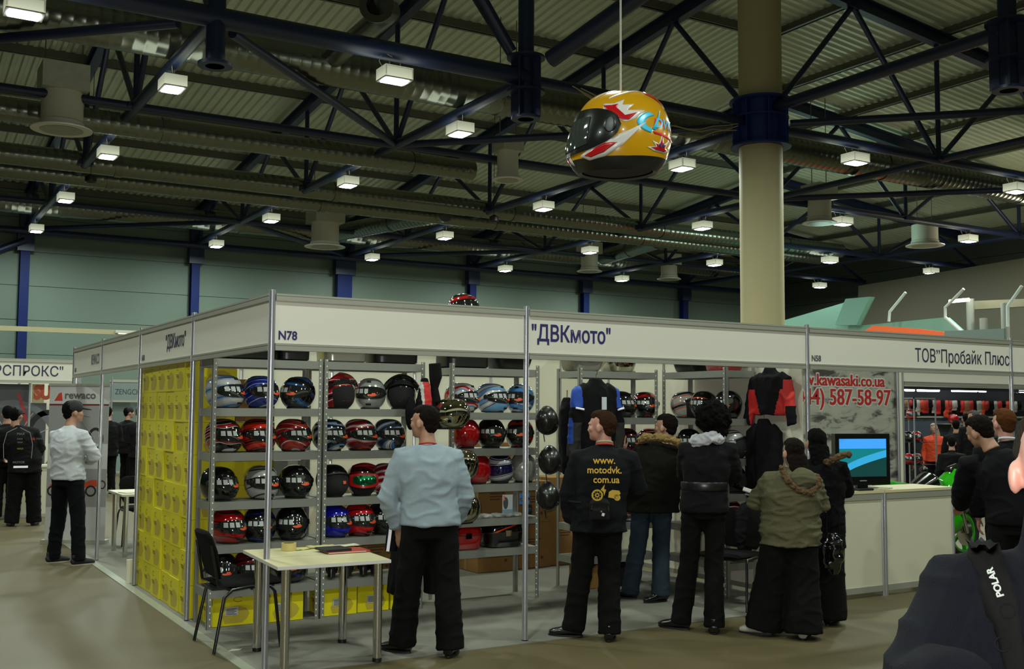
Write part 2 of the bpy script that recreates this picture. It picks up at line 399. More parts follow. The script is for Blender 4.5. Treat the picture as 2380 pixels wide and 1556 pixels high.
for i, (u_, v_, zt, hh, box) in enumerate([(143, 303, 7.25, .75, 1), (1180, 420, 7.3, .7, 1), (755, 575, 7.2, .8, 1), (1370, 632, 7.25, .7, 1), (1555, 650, 7.25, .6, 1), (1905, 520, 7.3, .7, 1), (2150, 572, 7.3, .7, 0)]):
    p = on(u_, v_, 'Z', zt); dp = (p-CAM).dot(D); r = [.58, .38, .68, .5, .5, .5, .62][i]*1.0
    t = thing('air_diffuser', 'round flared ceiling diffuser '+['with a shiny square box at the upper left', 'left below the giant helmet', 'over the back wall above the left fascia', 'behind below the giant helmet', 'just left of the cream column', 'right beside the cream column', 'at the far right'][i], 'air diffuser', p)
    MB().lathe([(r, 0), (r*1.0, .02), (r*.75, .09), (r*.72, .12), (r*.72, .16), (r*.68, .18), (r*.68, hh)], 36).build('flared_bell', white_p, t, True)
    MB().lathe([(r*.7, -.005), (r*.1, .01)], 36).build('inner_disc', mat('diffuser_disc', '8f8e80', .5), t, True)
    for q in (-1, 1): MB().tube([(q*r*.6, 0, hh-.05), (q*r*.6, 0, roofz(p.x, p.y)-p.z-.05)], .012, 6).build('hanger_rod', purl_m, t)
    if box: MB().cb((0, 0, hh+r*.45), (r*1.5, r*1.5, r*.9)).build('plenum_box', mat('plenum_box_metal', 'b4b6a8', .5, .3, var=.2, scale=8), t)
duct(on(1035, 490, 'Y', 22.5)+Vector((0, 0, -.05)), on(765, 545, 'Y', 29.5), .3, 'slanting galvanised branch duct above the left fascia, leading to a diffuser', name='branch_duct')
duct(on(1530, 560, 'Y', 23.2), on(1400, 600, 'Y', 29.5), .3, 'slanting galvanised branch duct left of the cream column', name='branch_duct')
# sagging cables
cb_ = mat('sagging_cable', 'a39468', .6)
for i, (a, b, s) in enumerate([((1330, 200, 9.5), (1715, 285, 9.6), .4), ((1340, 205, 9.5), (1715, 290, 9.6), .55), ((1350, 205, 9.5), (1712, 300, 9.6), .3)]):
    p, q = on(a[0], a[1], 'Y', a[2]), on(b[0], b[1], 'Y', b[2])
    tag(MB().tube([p.lerp(q, k/12)+Vector((0, 0, -s*4*(k/12)*(1-k/12)+.03*sin(k*2.))) for k in range(13)], .012, 5).build('sagging_cable', cb_, None, True), 'pale cable sagging from the flanged mast to the blue collar of the cream column', 'cable', 'cables sagging to the cream column')
# small round sensors hanging
for i, (u_, v_, y_) in enumerate([(211, 415, 21), (1148, 508, 20)]):
    p = on(u_, v_, 'Y', y_); t = thing('hanging_speaker', 'small black object hanging below the duct at the %s' % ['left', 'middle of the roof'][i], 'speaker', p)
    MB().lathe([(.05, .1), (.14, .04), (.14, -.08), (.08, -.12)], 12).build('body', mat('black_plastic', '0c0c0c', .5), t, True); MB().tube([(0, 0, .1), (0, 0, roofz(p.x, p.y)-p.z)], .008, 5).build('cord', mat('black_plastic'), t)
# ---- right background: mezzanine with mint fascia boards, offices, fluorescent tube
mint = mat('mint_panel', '6f9a88', .5); beige = mat('beige_panel', '6c6650', .6)
def quadslab(name, pts, X, th, mt, label, cat):
    P = [on(u_, v_, 'X', X) for u_, v_ in pts]
    for q, (u_, v_) in zip(P, pts):
        if v_ >= 790: q.z = 0
    mb = MB(); n = len(P); i = mb.av(P+[p+Vector((th, 0, 0)) for p in P]); mb.af(list(range(n))); mb.af([n+k for k in range(n)][::-1])
    for k in range(n): mb.af([k, (k+1) % n, n+(k+1) % n, n+k])
    return tag(mb.build(name, mt), label, cat)
quadslab('mezzanine_wall', [(1995, 665), (2380, 600), (2380, 800), (1980, 800)], 33.5, .3, mat('mezzanine_wall_paint', '5c5848', .6, var=.06, scale=1), 'beige upper floor wall behind the mint canopy at the right', 'wall')
quadslab('mint_canopy', [(1822, 745), (1965, 703), (2023, 690), (1990, 758), (2197, 738), (2235, 772), (2235, 800), (1822, 790)], 29, .25, mint, 'pale mint green angular canopy panels above the right fascia', 'canopy')
quadslab('mint_canopy', [(1965, 695), (2022, 690), (1990, 756), (1940, 756)], 28.6, .2, mint, 'upright mint green panel at the left end of the canopy', 'canopy')
quadslab('orange_banner', [(2010, 768), (2030, 757), (2130, 764), (2200, 773), (2200, 800), (2010, 800)], 27, .1, mat('orange_banner', 'e0581c', .5), 'orange banner top showing above the right fascia', 'banner')
quadslab('stand_board', [(2195, 770), (2333, 764), (2333, 800), (2195, 800)], 26, .1, mat('grey_green_board', '5a6660', .5), 'grey green board top above the right fascia, near its end', 'board')
quadslab('beige_wall_panel', [(2262, 700), (2380, 695), (2380, 713), (2262, 720)], 30, .2, beige, 'long beige beam of the upper floor at the right edge', 'beam')
for (a, b, l) in [((2257, 695), (2257, 790), 'left'), ((2287, 740), (2287, 790), 'middle'), ((2338, 705), (2338, 800), 'right')]:
    p, q = on(*a, 'X', 29.5), on(*b, 'X', 29.5); q.z = 0; p.x, p.y = q.x, q.y; tag(MB().tube([p, q], .13, 10).build('gallery_post', mat('gallery_post_paint', '7b8078', .5), None, True), 'grey gallery post of the upper floor, %s of three' % l, 'post')
for pts, l in [([(2240, 672), (2197, 715), (2197, 738), (2235, 772)], 'before the fluorescent tube'), ([(2105, 680), (2068, 725), (2066, 748)], 'on the beige wall'), ([(2375, 665), (2342, 712), (2342, 760)], 'at the right edge')]:
    tag(MB().tube([on(a, b, 'X', 28.4) for a, b in pts], .05, 8).build('bent_frame_tube', mat('frame_tube_white', 'b9c4bc', .4), None, True), 'pale bent frame tube of the canopy '+l, 'frame')
p, q = on(2207, 701, 'X', 28.8), on(2252, 697, 'X', 28.8)
tag(MB().tube([p, q], .06, 10).build('fluorescent_tube', mat('tube_glow', 'fff3d0', .5, emit=6), None, True), 'glowing fluorescent tube on the upper floor at the right', 'lamp')
for sp in [((30.5, 13, 6.2), 220, (1, .9, .65)), ((25, 18, 7.0), 160, (.6, 1, .85))]:
    l = bpy.data.lights.new('upper_floor_light', 'POINT'); l.energy = sp[1]; l.color = sp[2]; l.shadow_soft_size = .4
    o = bpy.data.objects.new('upper_floor_light', l); C.objects.link(o); o.location = sp[0]
# ================================================================ STAND ONE: posts, fascia, walls, carpet
alu = mat('aluminium_profile', 'b4b6ba', .3, .75)
alu_d = mat('aluminium_rail', 'a09f92', .45, .5)
panel = mat('white_stand_panel', 'cdc9b4', .5, var=.02, scale=2)
panel_l = mat('fascia_white', 'c5c1b4', .5)
ink = mat('dark_blue_lettering', '1d1c55', .5); ink2 = mat('grey_lettering', '4c4a52', .5); ink3 = mat('dark_lettering', '23223a', .5)
carpet = mat('grey_carpet', '6d6b60', .95, var=.14, scale=5, bump=.35, bscale=250)
tape = mat('carpet_edge_tape', '8a8c7c', .35, spec=.6)
tag(MB().box((-.06, -.08, 0), (5.03, 8.1, .006)).build('carpet', carpet), 'light grey fitted carpet under the helmet stand', 'carpet')
tag(MB().box((-.1, -.08, 0), (-.02, 8.1, .0075)).build('edge_tape', tape), 'clear tape along the left edge of the grey carpet', 'tape')
def post(x, y, label, z1=2.52, z0=0, r=.021):
    t = thing('aluminium_post', label, 'post', (x, y, z0))
    mb = MB(); n = 8
    prof = []
    for k in range(8):                       # octagonal system profile with eight grooves
        a = k*pi/4
        for da, rr in ((-.30, r), (-.1, r), (-.06, r*.72), (.06, r*.72), (.1, r), (.30, r)): prof.append(((rr)*cos(a+da), rr*sin(a+da)))
    mb.prism(prof, .012, z1-z0); mb.build('profile', alu, t)
    MB().lathe([(r*.9, z1-z0), (r*.9, z1-z0+.004)], 8).build('cap', alu_d, t)
    MB().lathe([(r*1.3, 0.0), (r*1.3, .006), (r*.5, .008), (r*.5, .014)], 12).build('foot', mat('black_plastic', '0c0c0c', .5), t)
    return t
def fascia(a, b, z0, z1, label, side=0, pm=None, h=.048):
    a, b = Vector((*a, 0)), Vector((*b, 0)); d = (b-a).normalized(); a = a+d*.022; b = b-d*.022; L = (b-a).length
    t = thing('fascia_board', label, 'fascia', (a.x, a.y, z0), math.atan2(d.y, d.x)); H = z1-z0
    MB().box((0, -.005, h), (L, .005, H-h)).build('sign_panel', pm or panel_l, t)
    for z, n in ((0, 'lower_rail'), (H-h, 'upper_rail')):
        mb = MB(); mb.box((0, -.02, z), (L, .02, z+h*.62)); mb.box((0, -.016, z+h*.62), (L, .016, z+h*.72)); mb.box((0, -.02, z+h*.72), (L, .02, z+h)); mb.build(n, alu_d, t)
    return t
def rail(a, b, z, label, hh=.048, cat='rail'):
    a, b = Vector((*a, 0)), Vector((*b, 0)); d = (b-a).normalized()
    mb = MB(); mb.beam(a+d*.022+Vector((0, 0, z)), b-d*.022+Vector((0, 0, z)), .036, hh)
    return tag(mb.build('aluminium_rail', alu_d), label, cat)
def fl_text(t, s, size, u, z, mt, sx=1., bold=.0, name='lettering'):     # on the outer face of a fascia thing
    return text(s, size, mt, t, face_mtx((u, -.0065, z), (1, 0, 0)), name, sx, bold)
FZ0, FZ1 = 2.118, 2.5
post(0, 0, 'aluminium corner post of the helmet stand, in front of the table')
post(2, 0, 'aluminium post in the middle of the stand front, right of the man in grey')
post(5, 0, 'aluminium post at the right end of the helmet stand front')
post(8, 0, 'aluminium post at the far right end of the second fascia')
post(0, 2, 'aluminium post left of the helmet racks, beside the yellow boxes')
post(0, 4, 'aluminium post at the far side of the yellow box stack')
post(0, 6, 'aluminium post right of the man in the white shirt')
post(0, 8, 'aluminium post at the far end of the left fascia')
t = fascia((0, 0), (2, 0), FZ0, FZ1, 'white fascia board numbered N78 at the stand corner'); fl_text(t, 'N78', .082, .02, .075, ink, .92, .002)
t = fascia((2, 0), (5, 0), FZ0, FZ1, 'long white fascia board with blue Cyrillic shop name over the helmets'); fl_text(t, '"ДВКмото"', .175, .02, .145, ink, .82, .003)
t = fascia((5, 0), (8, 0), FZ0, FZ1, 'white fascia board numbered N58 with the second shop name'); fl_text(t, 'N58', .075, .03, .075, ink2, .92, .002)
o = fl_text(t, 'ТОВ”Пробайк Плюс', .185, 1.45, .11, ink3, .84, 0)
t = fascia((8, 0), (11, 0), FZ0, FZ1, 'blank white fascia board cut by the right edge')
# side run, seen from outside (x < 0): runs from the back to the corner
sd = [((0, 2), (0, 0), 'plain white side fascia board nearest the corner'), ((0, 4), (0, 2), 'side fascia board with a shop name above the yellow boxes'), ((0, 6), (0, 4), 'blank side fascia board, third from the corner'), ((0, 8), (0, 6), 'side fascia board with grey lettering at the far left end')]
S = [fascia(a, b, FZ0, FZ1, l) for a, b, l in sd]
fl_text(S[1], '"ДВКмото"', .17, 1.02, .145, ink3, .8, .003); fl_text(S[1], 'N78', .075, .05, .075, ink2, .9, .002)
fl_text(S[3], 'REWACO', .17, 1.25, .13, ink2, .72, .002); fl_text(S[3], 'N76', .075, .06, .075, ink2, .9, .002)
post(11, 0, 'aluminium post beyond the right edge')
# partition walls made of framed panels
def partition(a, b, label, n, z1=2.48, mt=None, skip=()):
    a, b = Vector((*a, 0)), Vector((*b, 0)); d = (b-a).normalized(); L = (b-a).length
    t = thing('partition_wall', label, 'partition wall', (a.x, a.y, 0), math.atan2(d.y, d.x)); w_ = L/n
    for k in range(n):
        MB().box((k*w_+.02, -.006, .09), ((k+1)*w_-.02, .006, z1-.04)).build('panel', mt or panel, t)
        mb = MB(); mb.box((k*w_+.02, -.016, .045), ((k+1)*w_-.02, .016, .09)); mb.build('bottom_rail', alu_d, t)
        MB().box((k*w_+.02, -.016, z1-.045), ((k+1)*w_-.02, .016, z1)).build('top_rail', alu_d, t)
    for k in range(n+1):
        if k in skip: continue
        MB().tube([(k*w_, 0, 0.006), (k*w_, 0, z1+.01)], .021, 8).build('post', alu, t)
    return t
partition((0.02, 4.03), (5, 4.03), 'white back wall of the helmet stand behind the racks', 5, skip=(0, 5))
partition((5, .04), (5, 4.03), 'white right side wall of the helmet stand, hung with jackets', 4, skip=(0,))
partition((8, 3.4), (5.04, 3.4), 'white back wall of the stand with the TV', 3, skip=())
rail((5, .14), (5, .1), .0, 'x') if 0 else None
# ---------------------------------------------------------------- racks
zinc = mat('zinc_rack', '8e8f87', .42, .6, var=.06, scale=30)
holem = mat('bright_slot', 'e8e8e0', .6); zshelf = mat('zinc_shelf_sheet', '85867c', .45, .5)
def rack(x0, x1, y0, y1, lev, label, rz=0, loc=None, legs=2.14, yshadow=.065):
    t = thing('metal_rack', label, 'shelving rack', loc or (x0, y0, 0.006), rz); W = x1-x0; Dp = y1-y0
    for (sx, sy) in ((0, 0), (1, 0), (0, 1), (1, 1)):
        mb = MB(); x = sx*W; y = sy*Dp; ix = 1 if sx == 0 else -1; iy = 1 if sy == 0 else -1
        A, B = sorted((x, x+ix*.036)); A2, B2 = sorted((y, y+iy*.003)); mb.box((A, A2, 0), (B, B2, legs))
        A, B = sorted((x, x+ix*.003)); A2, B2 = sorted((y, y+iy*.036)); mb.box((A, A2, 0), (B, B2, legs))
        if sy == 0:
            mb.mi = 1; z = .03
            while z < legs: mb.cb((x+ix*.024, y-.0008, z), (.007, .002, .011)); z += .05
        mb.build('upright', [zinc, holem], t)
    for z in lev:
        mb = MB()
        mb.box((.004, .0035, z-yshadow), (W-.004, .006, z)); mb.box((.004, Dp-.006, z-yshadow), (W-.004, Dp-.0035, z))
        mb.box((.0035, .006, z-yshadow), (.006, Dp-.006, z)); mb.box((W-.006, .006, z-yshadow), (W-.0035, Dp-.006, z)); mb.build('shelf_beam', zinc, t)
        MB().box((.006, .006, z-.012), (W-.006, Dp-.006, z-.001)).build('shelf_board', zshelf, t)
    return t
LEV = [.30, .645, .985, 1.37, 1.725, 2.12]; LEV3 = [.47, .745, 1.05, 1.375, 1.70, 2.10]
rack(.035, .955, 1.53, 1.93, LEV, 'left zinc rack of helmets, beside the yellow boxes')
rack(.965, 1.90, 1.53, 1.93, LEV, 'second zinc rack of helmets, behind the man in the grey sweater')
rack(2.145, 3.075, 1.50, 1.90, LEV3, 'third zinc rack of helmets, right of the man in grey')
LEVR = [.31, .62, .95, 1.28, 1.655, 2.11]
rack(3.60, 4.56, 1.60, 2.0, LEVR, 'zinc rack behind the blue jacket, parallel to the front')
rack(0, .93, 0, .37, LEVR, 'zinc rack standing along the right side wall', rz=-pi/2, loc=(4.585, 1.555, .006))
# ---------------------------------------------------------------- yellow helmet boxes
yel = mat('yellow_carton', 'c9bd00', .45, var=.05, scale=6); yel2 = mat('carton_print_pink', 'a8962a', .5); lblm = mat('white_label', 'a9a9a4', .5); prt = mat('carton_print_dark', '5c4a10', .5); prt2 = mat('carton_print_red', '8c4a14', .5)
brown = mat('brown_carton', '7d5a2a', .7, var=.08, scale=6); btape = mat('parcel_tape', '8e7038', .3)
def helmet_print(mb, w, h, f):     # a helmet silhouette and oval badge printed on a box side; f maps (a, b) to 3D
    pts = [(.30, .08), (.72, .08), (.84, .2), (.9, .38), (.82, .55), (.66, .64), (.48, .62), (.33, .5), (.24, .3)]
    i = mb.av([f(a*w, b*h) for a, b in pts]); mb.af([i+k for k in range(len(pts))])
def ring(mb, f, cx, cy, rx, ry, th, n=14, a0=0, a1=2*pi):
    i = mb.av([f(cx+(rx+s*th)*cos(a0+(a1-a0)*k/n), cy+(ry+s*th)*sin(a0+(a1-a0)*k/n)) for k in range(n+1) for s in (0, 1)])
    for k in range(n): mb.af([i+2*k, i+2*k+1, i+2*k+3, i+2*k+2])
def ybox(w, d, h):                  # w along x, d along y
    t = thing('helmet_carton', 'x', 'box')
    MB().box((.002, .002, .001), (w-.002, d-.002, h-.001)).build('carton', yel, t)
    mb = MB(); e = .0008
    helmet_print(mb, d, h, lambda a, b: (.002-e, d-a, b)); helmet_print(mb, w, h, lambda a, b: (a, .002-e, b)); mb.build('helmet_print', yel2, t)
    mb = MB(); fx = lambda a, b: (.002-2*e, d-a, b); fy = lambda a, b: (a, .002-2*e, b)
    ring(mb, fx, d*.3, h*.76, .03, .018, .006, a0=.6, a1=5.4); ring(mb, fy, w*.62, h*.86, .035, .016, .005, a0=.6, a1=5.6)
    mb.mi = 1
    for k in range(3): mb.box((.002-3*e, d-.13-k*.012, h*.52-k*.012), (.002-e, d-.05-k*.01, h*.52-k*.012+.006)); 
    mb.build('badge_print', [prt2, prt], t)
    return t
yb0 = ybox(.35, .342, .267); first = [1]
def put_box(x, y, z, label, grp, s=(1, 1, 1), rz=0, src=None):
    o = copy_tree(src or yb0)
    o.location = (x, y, z); o.scale = s; o.rotation_euler.z = rz; o['label'] = label; o['group'] = grp; return o
ordn = ['bottom', 'second', 'third', 'fourth', 'fifth', 'sixth', 'seventh', 'top']
cols = ['nearest the post', 'second from the post', 'third from the post', 'fourth from the post', 'fifth from the post', 'farthest from the post']
for c in range(6):
    for r in range(8):
        if r == 7 and c in (3,): pass
        put_box(.03+random.uniform(-.010, .012), 2.035+c*.345, .008+r*.2672+(0), 'yellow helmet carton in the outer stack, %s row, column %s' % (ordn[r], cols[c]), 'yellow cartons in the outer stack', (1, 1, 1))
for k in range(6):
    put_box(.39, 2.1, .008+k*.2672, 'yellow helmet carton in the inner stack behind the left rack, %s' % ordn[k], 'yellow cartons in the inner stack')
bpy.data.objects.remove
for ch in list(yb0.children): bpy.data.objects.remove(ch)
bpy.data.objects.remove(yb0)
def carton(x0, y0, z0, x1, y1, z1, label, mt=None, lab=0, prints=1):
    t = thing('brown_carton', label, 'box', ((x0+x1)/2, (y0+y1)/2, z0)); w, d, h = (x1-x0), (y1-y0), z1-z0
    MB().box((-w/2, -d/2, .001), (w/2, d/2, h-.001)).build('carton', mt or brown, t)
    mb = MB(); mb.box((-w/2-.001, -.025, h*.0+.002), (-w/2+.001, .025, h*.998)) ; mb.box((-w/2, -.025, h-.001), (w/2, .025, h)); mb.box((-w/2+.001, -d/2-.0012, h*.5-.001), (w/2-.001, -d/2, h*.5+.001)); mb.build('tape_strip', btape, t)
    mb = MB()
    if prints:
        for k in range(3): mb.box((-w*.2, -d/2-.0014, h*.62-k*.03), (w*.2-k*.03, -d/2, h*.62-k*.03+.012))
        mb.box((w*.2, -d/2-.0014, h*.18), (w*.2+.03, -d/2, h*.18+.035)); mb.build('stamp', mat('carton_stamp', '4a3216', .7), t)
    if lab: MB().box((-w*.05, -d/2-.0016, h*.72), (w*.22, -d/2, h*.72+.085)).build('paper_label', lblm, t)
    return t
carton(.1, 2.2, 2.15, .4, 2.7, 2.40, 'brown carton lying on top of the yellow stack, left') ; carton(.4, 2.12, 1.615, .74, 2.5, 1.98, 'brown carton on the inner yellow stack, behind the top left helmet')
carton(4.28, 3.15, .01, 4.72, 3.6, .62, 'tall brown carton in the back corner, lower one', lab=0); carton(4.28, 3.15, .62, 4.72, 3.6, .98, 'brown carton with a white paper label in the back corner', lab=1)
carton(3.82, 3.1, .01, 4.25, 3.6, .5, 'brown carton behind the third rack, right one at the bottom'); carton(3.8, 3.1, .5, 4.25, 3.6, .95, 'brown carton behind the third rack, right one, upper'); carton(3.3, 3.05, .01, 3.77, 3.6, .55, 'brown carton behind the third rack, left one at the bottom'); carton(3.3, 3.05, .55, 3.77, 3.6, 1.0, 'brown carton behind the third rack, left one, middle'); carton(3.35, 3.05, 1.0, 3.85, 3.6, 1.38, 'brown carton behind the third rack, topmost')
carton(4.74, 3.0, .01, 4.96, 3.5, .45, 'narrow brown carton beside the right side wall')
carton(3.72, 1.66, .01, 3.98, 1.95, .23, 'small brown carton on the floor under the rack behind the man in black', prints=0)
carton(2.0, 3.3, .01, 2.5, 3.9, .5, 'brown carton behind the second rack, bottom'); carton(2.0, 3.3, .5, 2.5, 3.9, 1.0, 'brown carton behind the second rack, upper')
grey_c = mat('grey_box', '6e7672', .5)
carton(.78, 2.3, .95, 1.12, 2.6, 1.27, 'grey box with a label behind the left rack, third shelf', grey_c, lab=1); carton(.78, 2.3, .01, 1.14, 2.6, .95, 'grey box stack behind the left rack near the floor', grey_c)
# yellow boxes on the floor under the racks
def fbox(x, y, w, d, h, label):
    b = ybox(w, d, h); b.location = (x, y, .008); b['label'] = label; b['group'] = 'yellow cartons on the floor under the racks'
    MB().box((w*.3, -.0012, h*.34), (w*.62, .0015, h*.62)).build('paper_label', lblm, b)
    mb = MB()
    for k in range(5): mb.box((w*.33, -.0022, h*(.37+k*.045)), (w*(.58-.05*(k % 2)), 0, h*(.37+k*.045)+.005))
    mb.build('label_print', ink2, b)
fbox(.1, 1.6, .33, .33, .235, 'yellow carton on the floor under the left rack, left'); fbox(.5, 1.58, .34, .33, .235, 'yellow carton on the floor under the left rack, right')
fbox(1.01, 1.6, .31, .31, .225, 'yellow carton under the second rack, left one'); fbox(1.335, 1.62, .29, .3, .22, 'yellow carton under the second rack, middle'); fbox(1.64, 1.62, .24, .3, .22, 'yellow carton under the second rack, right one')
tag(MB().box((1.85, 2.3, 1.02), (2.15, 2.6, 1.3)).build('yellow_carton_far', yel), 'yellow carton behind the second rack, above the red helmets', 'box') if 0 else None
# ---------------------------------------------------------------- table and chairs
lam = mat('pale_laminate', 'b9b08a', .38, var=.03, scale=3); chrome = mat('chrome_tube', 'c9c9c6', .13, 1.0); blk = mat('black_plastic')
t = thing('table', 'pale laminate table with chrome legs behind the corner post', 'table', (.33, .02, .006))
T0 = (.33, .02)
mb = MB(); pl = [(-.33, .5), (-.385, -.405), (.375, -.435), (.43, .42)]
mb.prism(pl, .712, .734); o = mb.build('tabletop', lam, t)
mb = MB(); mb.prism([(x*1.002, y*1.002) for x, y in pl], .714, .732); mb.build('edge_band', mat('edge_band_white', 'b8b6b4', .4), t)
MB().prism([(-.33, .02), (.40, -.01), (.402, -.004), (-.33, .026)], .7335, .7345).build('top_seam', mat('seam', '8d8766', .6), t)
for x, y in ((-.2, .57-.02-.0), (-.24, -.13-.0), (.44-.02, .56-.03), (.42, -.11)):
    pass
for u_, v_ in ((597, 1517), (660, 1572), (795, 1497), (876, 1541)):
    p = on(u_, v_-3, 'Z', 0.006); x, y = p.x-.33, p.y-.02
    MB().tube([(x, y, .02), (x, y, .712)], .03, 24).build('leg', chrome, t, True)
    MB().tube([(x, y, 0), (x, y, .025)], .032, 24).build('leg_foot', blk, t, True)
tz = .7415
p = on(668, 1281, 'Z', tz); t = thing('tape_roll', 'roll of clear yellowish packing tape on the table', 'tape', (p.x+.02, p.y+.03, tz))
MB().lathe([(.045, 0), (.052, 0), (.052, .05), (.045, .05)], 32, cap=False).build('tape', mat('tape_roll_yellow', 'b8a866', .25), t, True)
MB().lathe([(.038, 0), (.045, 0), (.045, .05), (.038, .05)], 32, cap=False).build('core', mat('tape_core', '9a8452', .7), t, True)
p0 = on(752, 1283, 'Z', tz); p1 = on(866, 1287, 'Z', tz)
t = thing('magazine_stack', 'black and red folder lying on the table', 'folder', ((p0.x+p1.x)/2, (p0.y+p1.y)/2+.06, tz), -.03)
MB().box((-.15, -.1, .001), (.15, .1, .012)).build('red_cover', mat('red_cover', '9c3a2a', .4), t)
MB().box((-.151, -.101, .004), (.12, -.1, .01)).build('spine_label', mat('spine_label_white', 'b0a9a0', .5), t)
mb = MB(); mb.T = Matrix.Rotation(.08, 4, 'Z'); mb.box((-.17, -.07, .013), (.02, .12, .028)); mb.build('black_binder', blk, t)
for i, (u_, v_, rz, w_, h_, col, l) in enumerate([(700, 1276, .3, .16, .1, 'a8a45c', 'crumpled yellowish sheet of paper beside the tape roll'), (745, 1272, -.15, .2, .13, 'a9a16a', 'yellowish open brochure on the table'), (795, 1271, .1, .24, .12, 'b5b096', 'white sheet of paper at the back of the table')]):
    p = on(u_, v_, 'Z', tz); mb = MB(); rows = []
    for a in range(7): rows.append([Vector((-w_/2+w_*a/6, -h_/2+h_*b/4, .004+.006*noise.noise(Vector((a*.8+i*9, b*.8, 0)))+.003*i)) for b in range(5)])
    mb.loft(rows, closed=False); o = mb.build('paper_sheet', mat('paper_'+col, col, .6), None, True); o.location = (p.x, p.y-.02, tz); o.rotation_euler.z = rz
    sm = o.modifiers.new('s', 'SOLIDIFY'); sm.thickness = .001; tag(o, l, 'paper')
fabric = mat('black_seat_fabric', '0b0a08', .95, var=.2, scale=60, bump=.2, bscale=400, spec=.12); frame_b = mat('black_chair_frame', '0b0b0b', .3)
def chair(loc, rz, label):           # faces local +x; seat centre over origin
    t = thing('visitor_chair', label, 'chair', loc, rz)
    def pad(pts, th, wd):           # padded shell swept across y
        rings = []; n = len(pts)
        for k, (x, z, w_) in enumerate(pts):
            a = pts[max(k-1, 0)]; b = pts[min(k+1, n-1)]; d = Vector((b[0]-a[0], 0, b[1]-a[1])).normalized(); nn = Vector((-d.z, 0, d.x)); r = []
            for j in range(16):
                q = 2*pi*j/16; cy, cn = cos(q), sin(q); cy = math.copysign(abs(cy)**.45, cy); r.append(Vector((x, 0, z))+Vector((0, cy*w_/2, 0))+nn*cn*th/2*(1 if n-1 > k > 0 else .4))
            rings.append(r)
        return MB().loft(rings)
    pad([(.24, .452, .40), (.22, .46, .44), (.1, .458, .46), (-.05, .45, .46), (-.18, .452, .45), (-.215, .46, .42)], .055, .46).build('seat', fabric, t, True)
    pad([(-.20, .50, .30), (-.215, .52, .36), (-.235, .60, .43), (-.255, .70, .45), (-.29, .80, .42), (-.305, .83, .34), (-.308, .842, .26)], .045, .45).build('backrest', fabric, t, True)
    MB().box((-.26, -.14, .42), (.2, .14, .435)).build('seat_pan', blk, t)
    for s in (-1, 1):
        y = .235*s
        MB().tube([(.215, y*1.12, 0.0), (.17, y*1.02, .40), (.14, y, .435), (.0, y, .445), (-.14, y, .43), (-.20, y*1.02, .38), (-.27, y*1.12, 0.0)], .0115, 10).build('leg', frame_b, t, True)
        MB().tube([(-.15, y*.93, .43), (-.235, y*.9, .46), (-.285, y*.85, .75)], .011, 8).build('back_stay', frame_b, t, True)
    MB().tube([(.0, -.24, .43), (.0, .24, .43)], .01, 8).build('cross_bar', frame_b, t, True)
    return t
chair((.13, .95, .006), 0.0, 'black fabric visitor chair left of the table, facing the corner post')
chair((4.36, .33, .006), pi+.35, 'black visitor chair hung with a black coat, beside the right side wall')
p = on(545, 1512, 'Z', .007); tag(MB().prism([(-.05, -.02), (.03, -.03), (.06, .01), (-.01, .03)], 0, .003).build('paper_scrap', mat('paper_b5b096')), 'small white paper scrap on the carpet by the table leg', 'paper'); bpy.data.objects['paper_scrap'].location = p
# ================================================================ HELMETS
def hmat(name, base, a1=None, a2=None, sc=7., rough=.12, rot=(.3, .5, .2), dist=5., metal=0.):
    M = bpy.data.materials.get(name)
    if M: return M
    M = mat(name, base, rough, metal, coat=.9)
    if not a1: return M
    nt = M.node_tree; b = nt.nodes['Principled BSDF']; L = nt.links
    tc = nd(nt, 'ShaderNodeTexCoord'); mp = nd(nt, 'ShaderNodeMapping'); mp.inputs['Rotation'].default_value = rot
    mp.inputs['Location'].default_value = (sc*.13, sc*.07, 0)
    mp.inputs['Scale'].default_value = (1, 1, 1.7)
    wv = nd(nt, 'ShaderNodeTexWave'); wv.wave_type = 'BANDS'; wv.bands_direction = 'Z'; wv.inputs['Scale'].default_value = sc*.28; wv.inputs['Distortion'].default_value = dist; wv.inputs['Detail'].default_value = 1.2; wv.inputs['Detail Scale'].default_value = .9
    cr = nd(nt, 'ShaderNodeValToRGB'); cr.color_ramp.interpolation = 'CONSTANT'; e = cr.color_ramp.elements
    seq = [(0, base), (.42, a1), (.62, base), (.70, a2 or a1), (.80, base), (.9, a2 or a1)]
    e[0].position = 0; e[0].color = (*srgb(seq[0][1]), 1); e[1].position = seq[1][0]; e[1].color = (*srgb(seq[1][1]), 1)
    for p, c in seq[2:]: q = e.new(p); q.color = (*srgb(c), 1)
    L.new(tc.outputs['Object'], mp.inputs[0]); L.new(mp.outputs[0], wv.inputs['Vector']); L.new(wv.outputs['Fac'], cr.inputs[0]); L.new(cr.outputs[0], b.inputs['Base Color'])
    return M
HW, HL, HH = .135, .160, .140
def HS(az, el, off=0., flat=0):
    ce, se = max(0., cos(el))**.74, sin(el); ca, sa = cos(az), sin(az)
    x = HL*ce*ca; y = HW*ce*sa; z = HH*se
    k = max(0, ca)**2
    if el < .25: x += .03*k*min(1, (.25-el)/.7)            # chin bar pushes forward
    if ca < 0: x *= 1.06; z += -.01*ca*ce
    n = Vector((x/HL**2, y/HW**2, z/HH**2)).normalized()
    return Vector((x, y, z+.128))+n*off
E0 = -1.03
def shell_mb(e0=E0, e1=1.55, nu=40, nv=18, off=0, a0=0, a1=2*pi, thick=None):
    mb = MB(); rings = []
    for k in range(nv+1):
        el = e0+(e1-e0)*k/nv; rings.append([HS(a0+(a1-a0)*j/nu, el, off) for j in range(nu)])
    mb.loft(rings, True, True); return mb
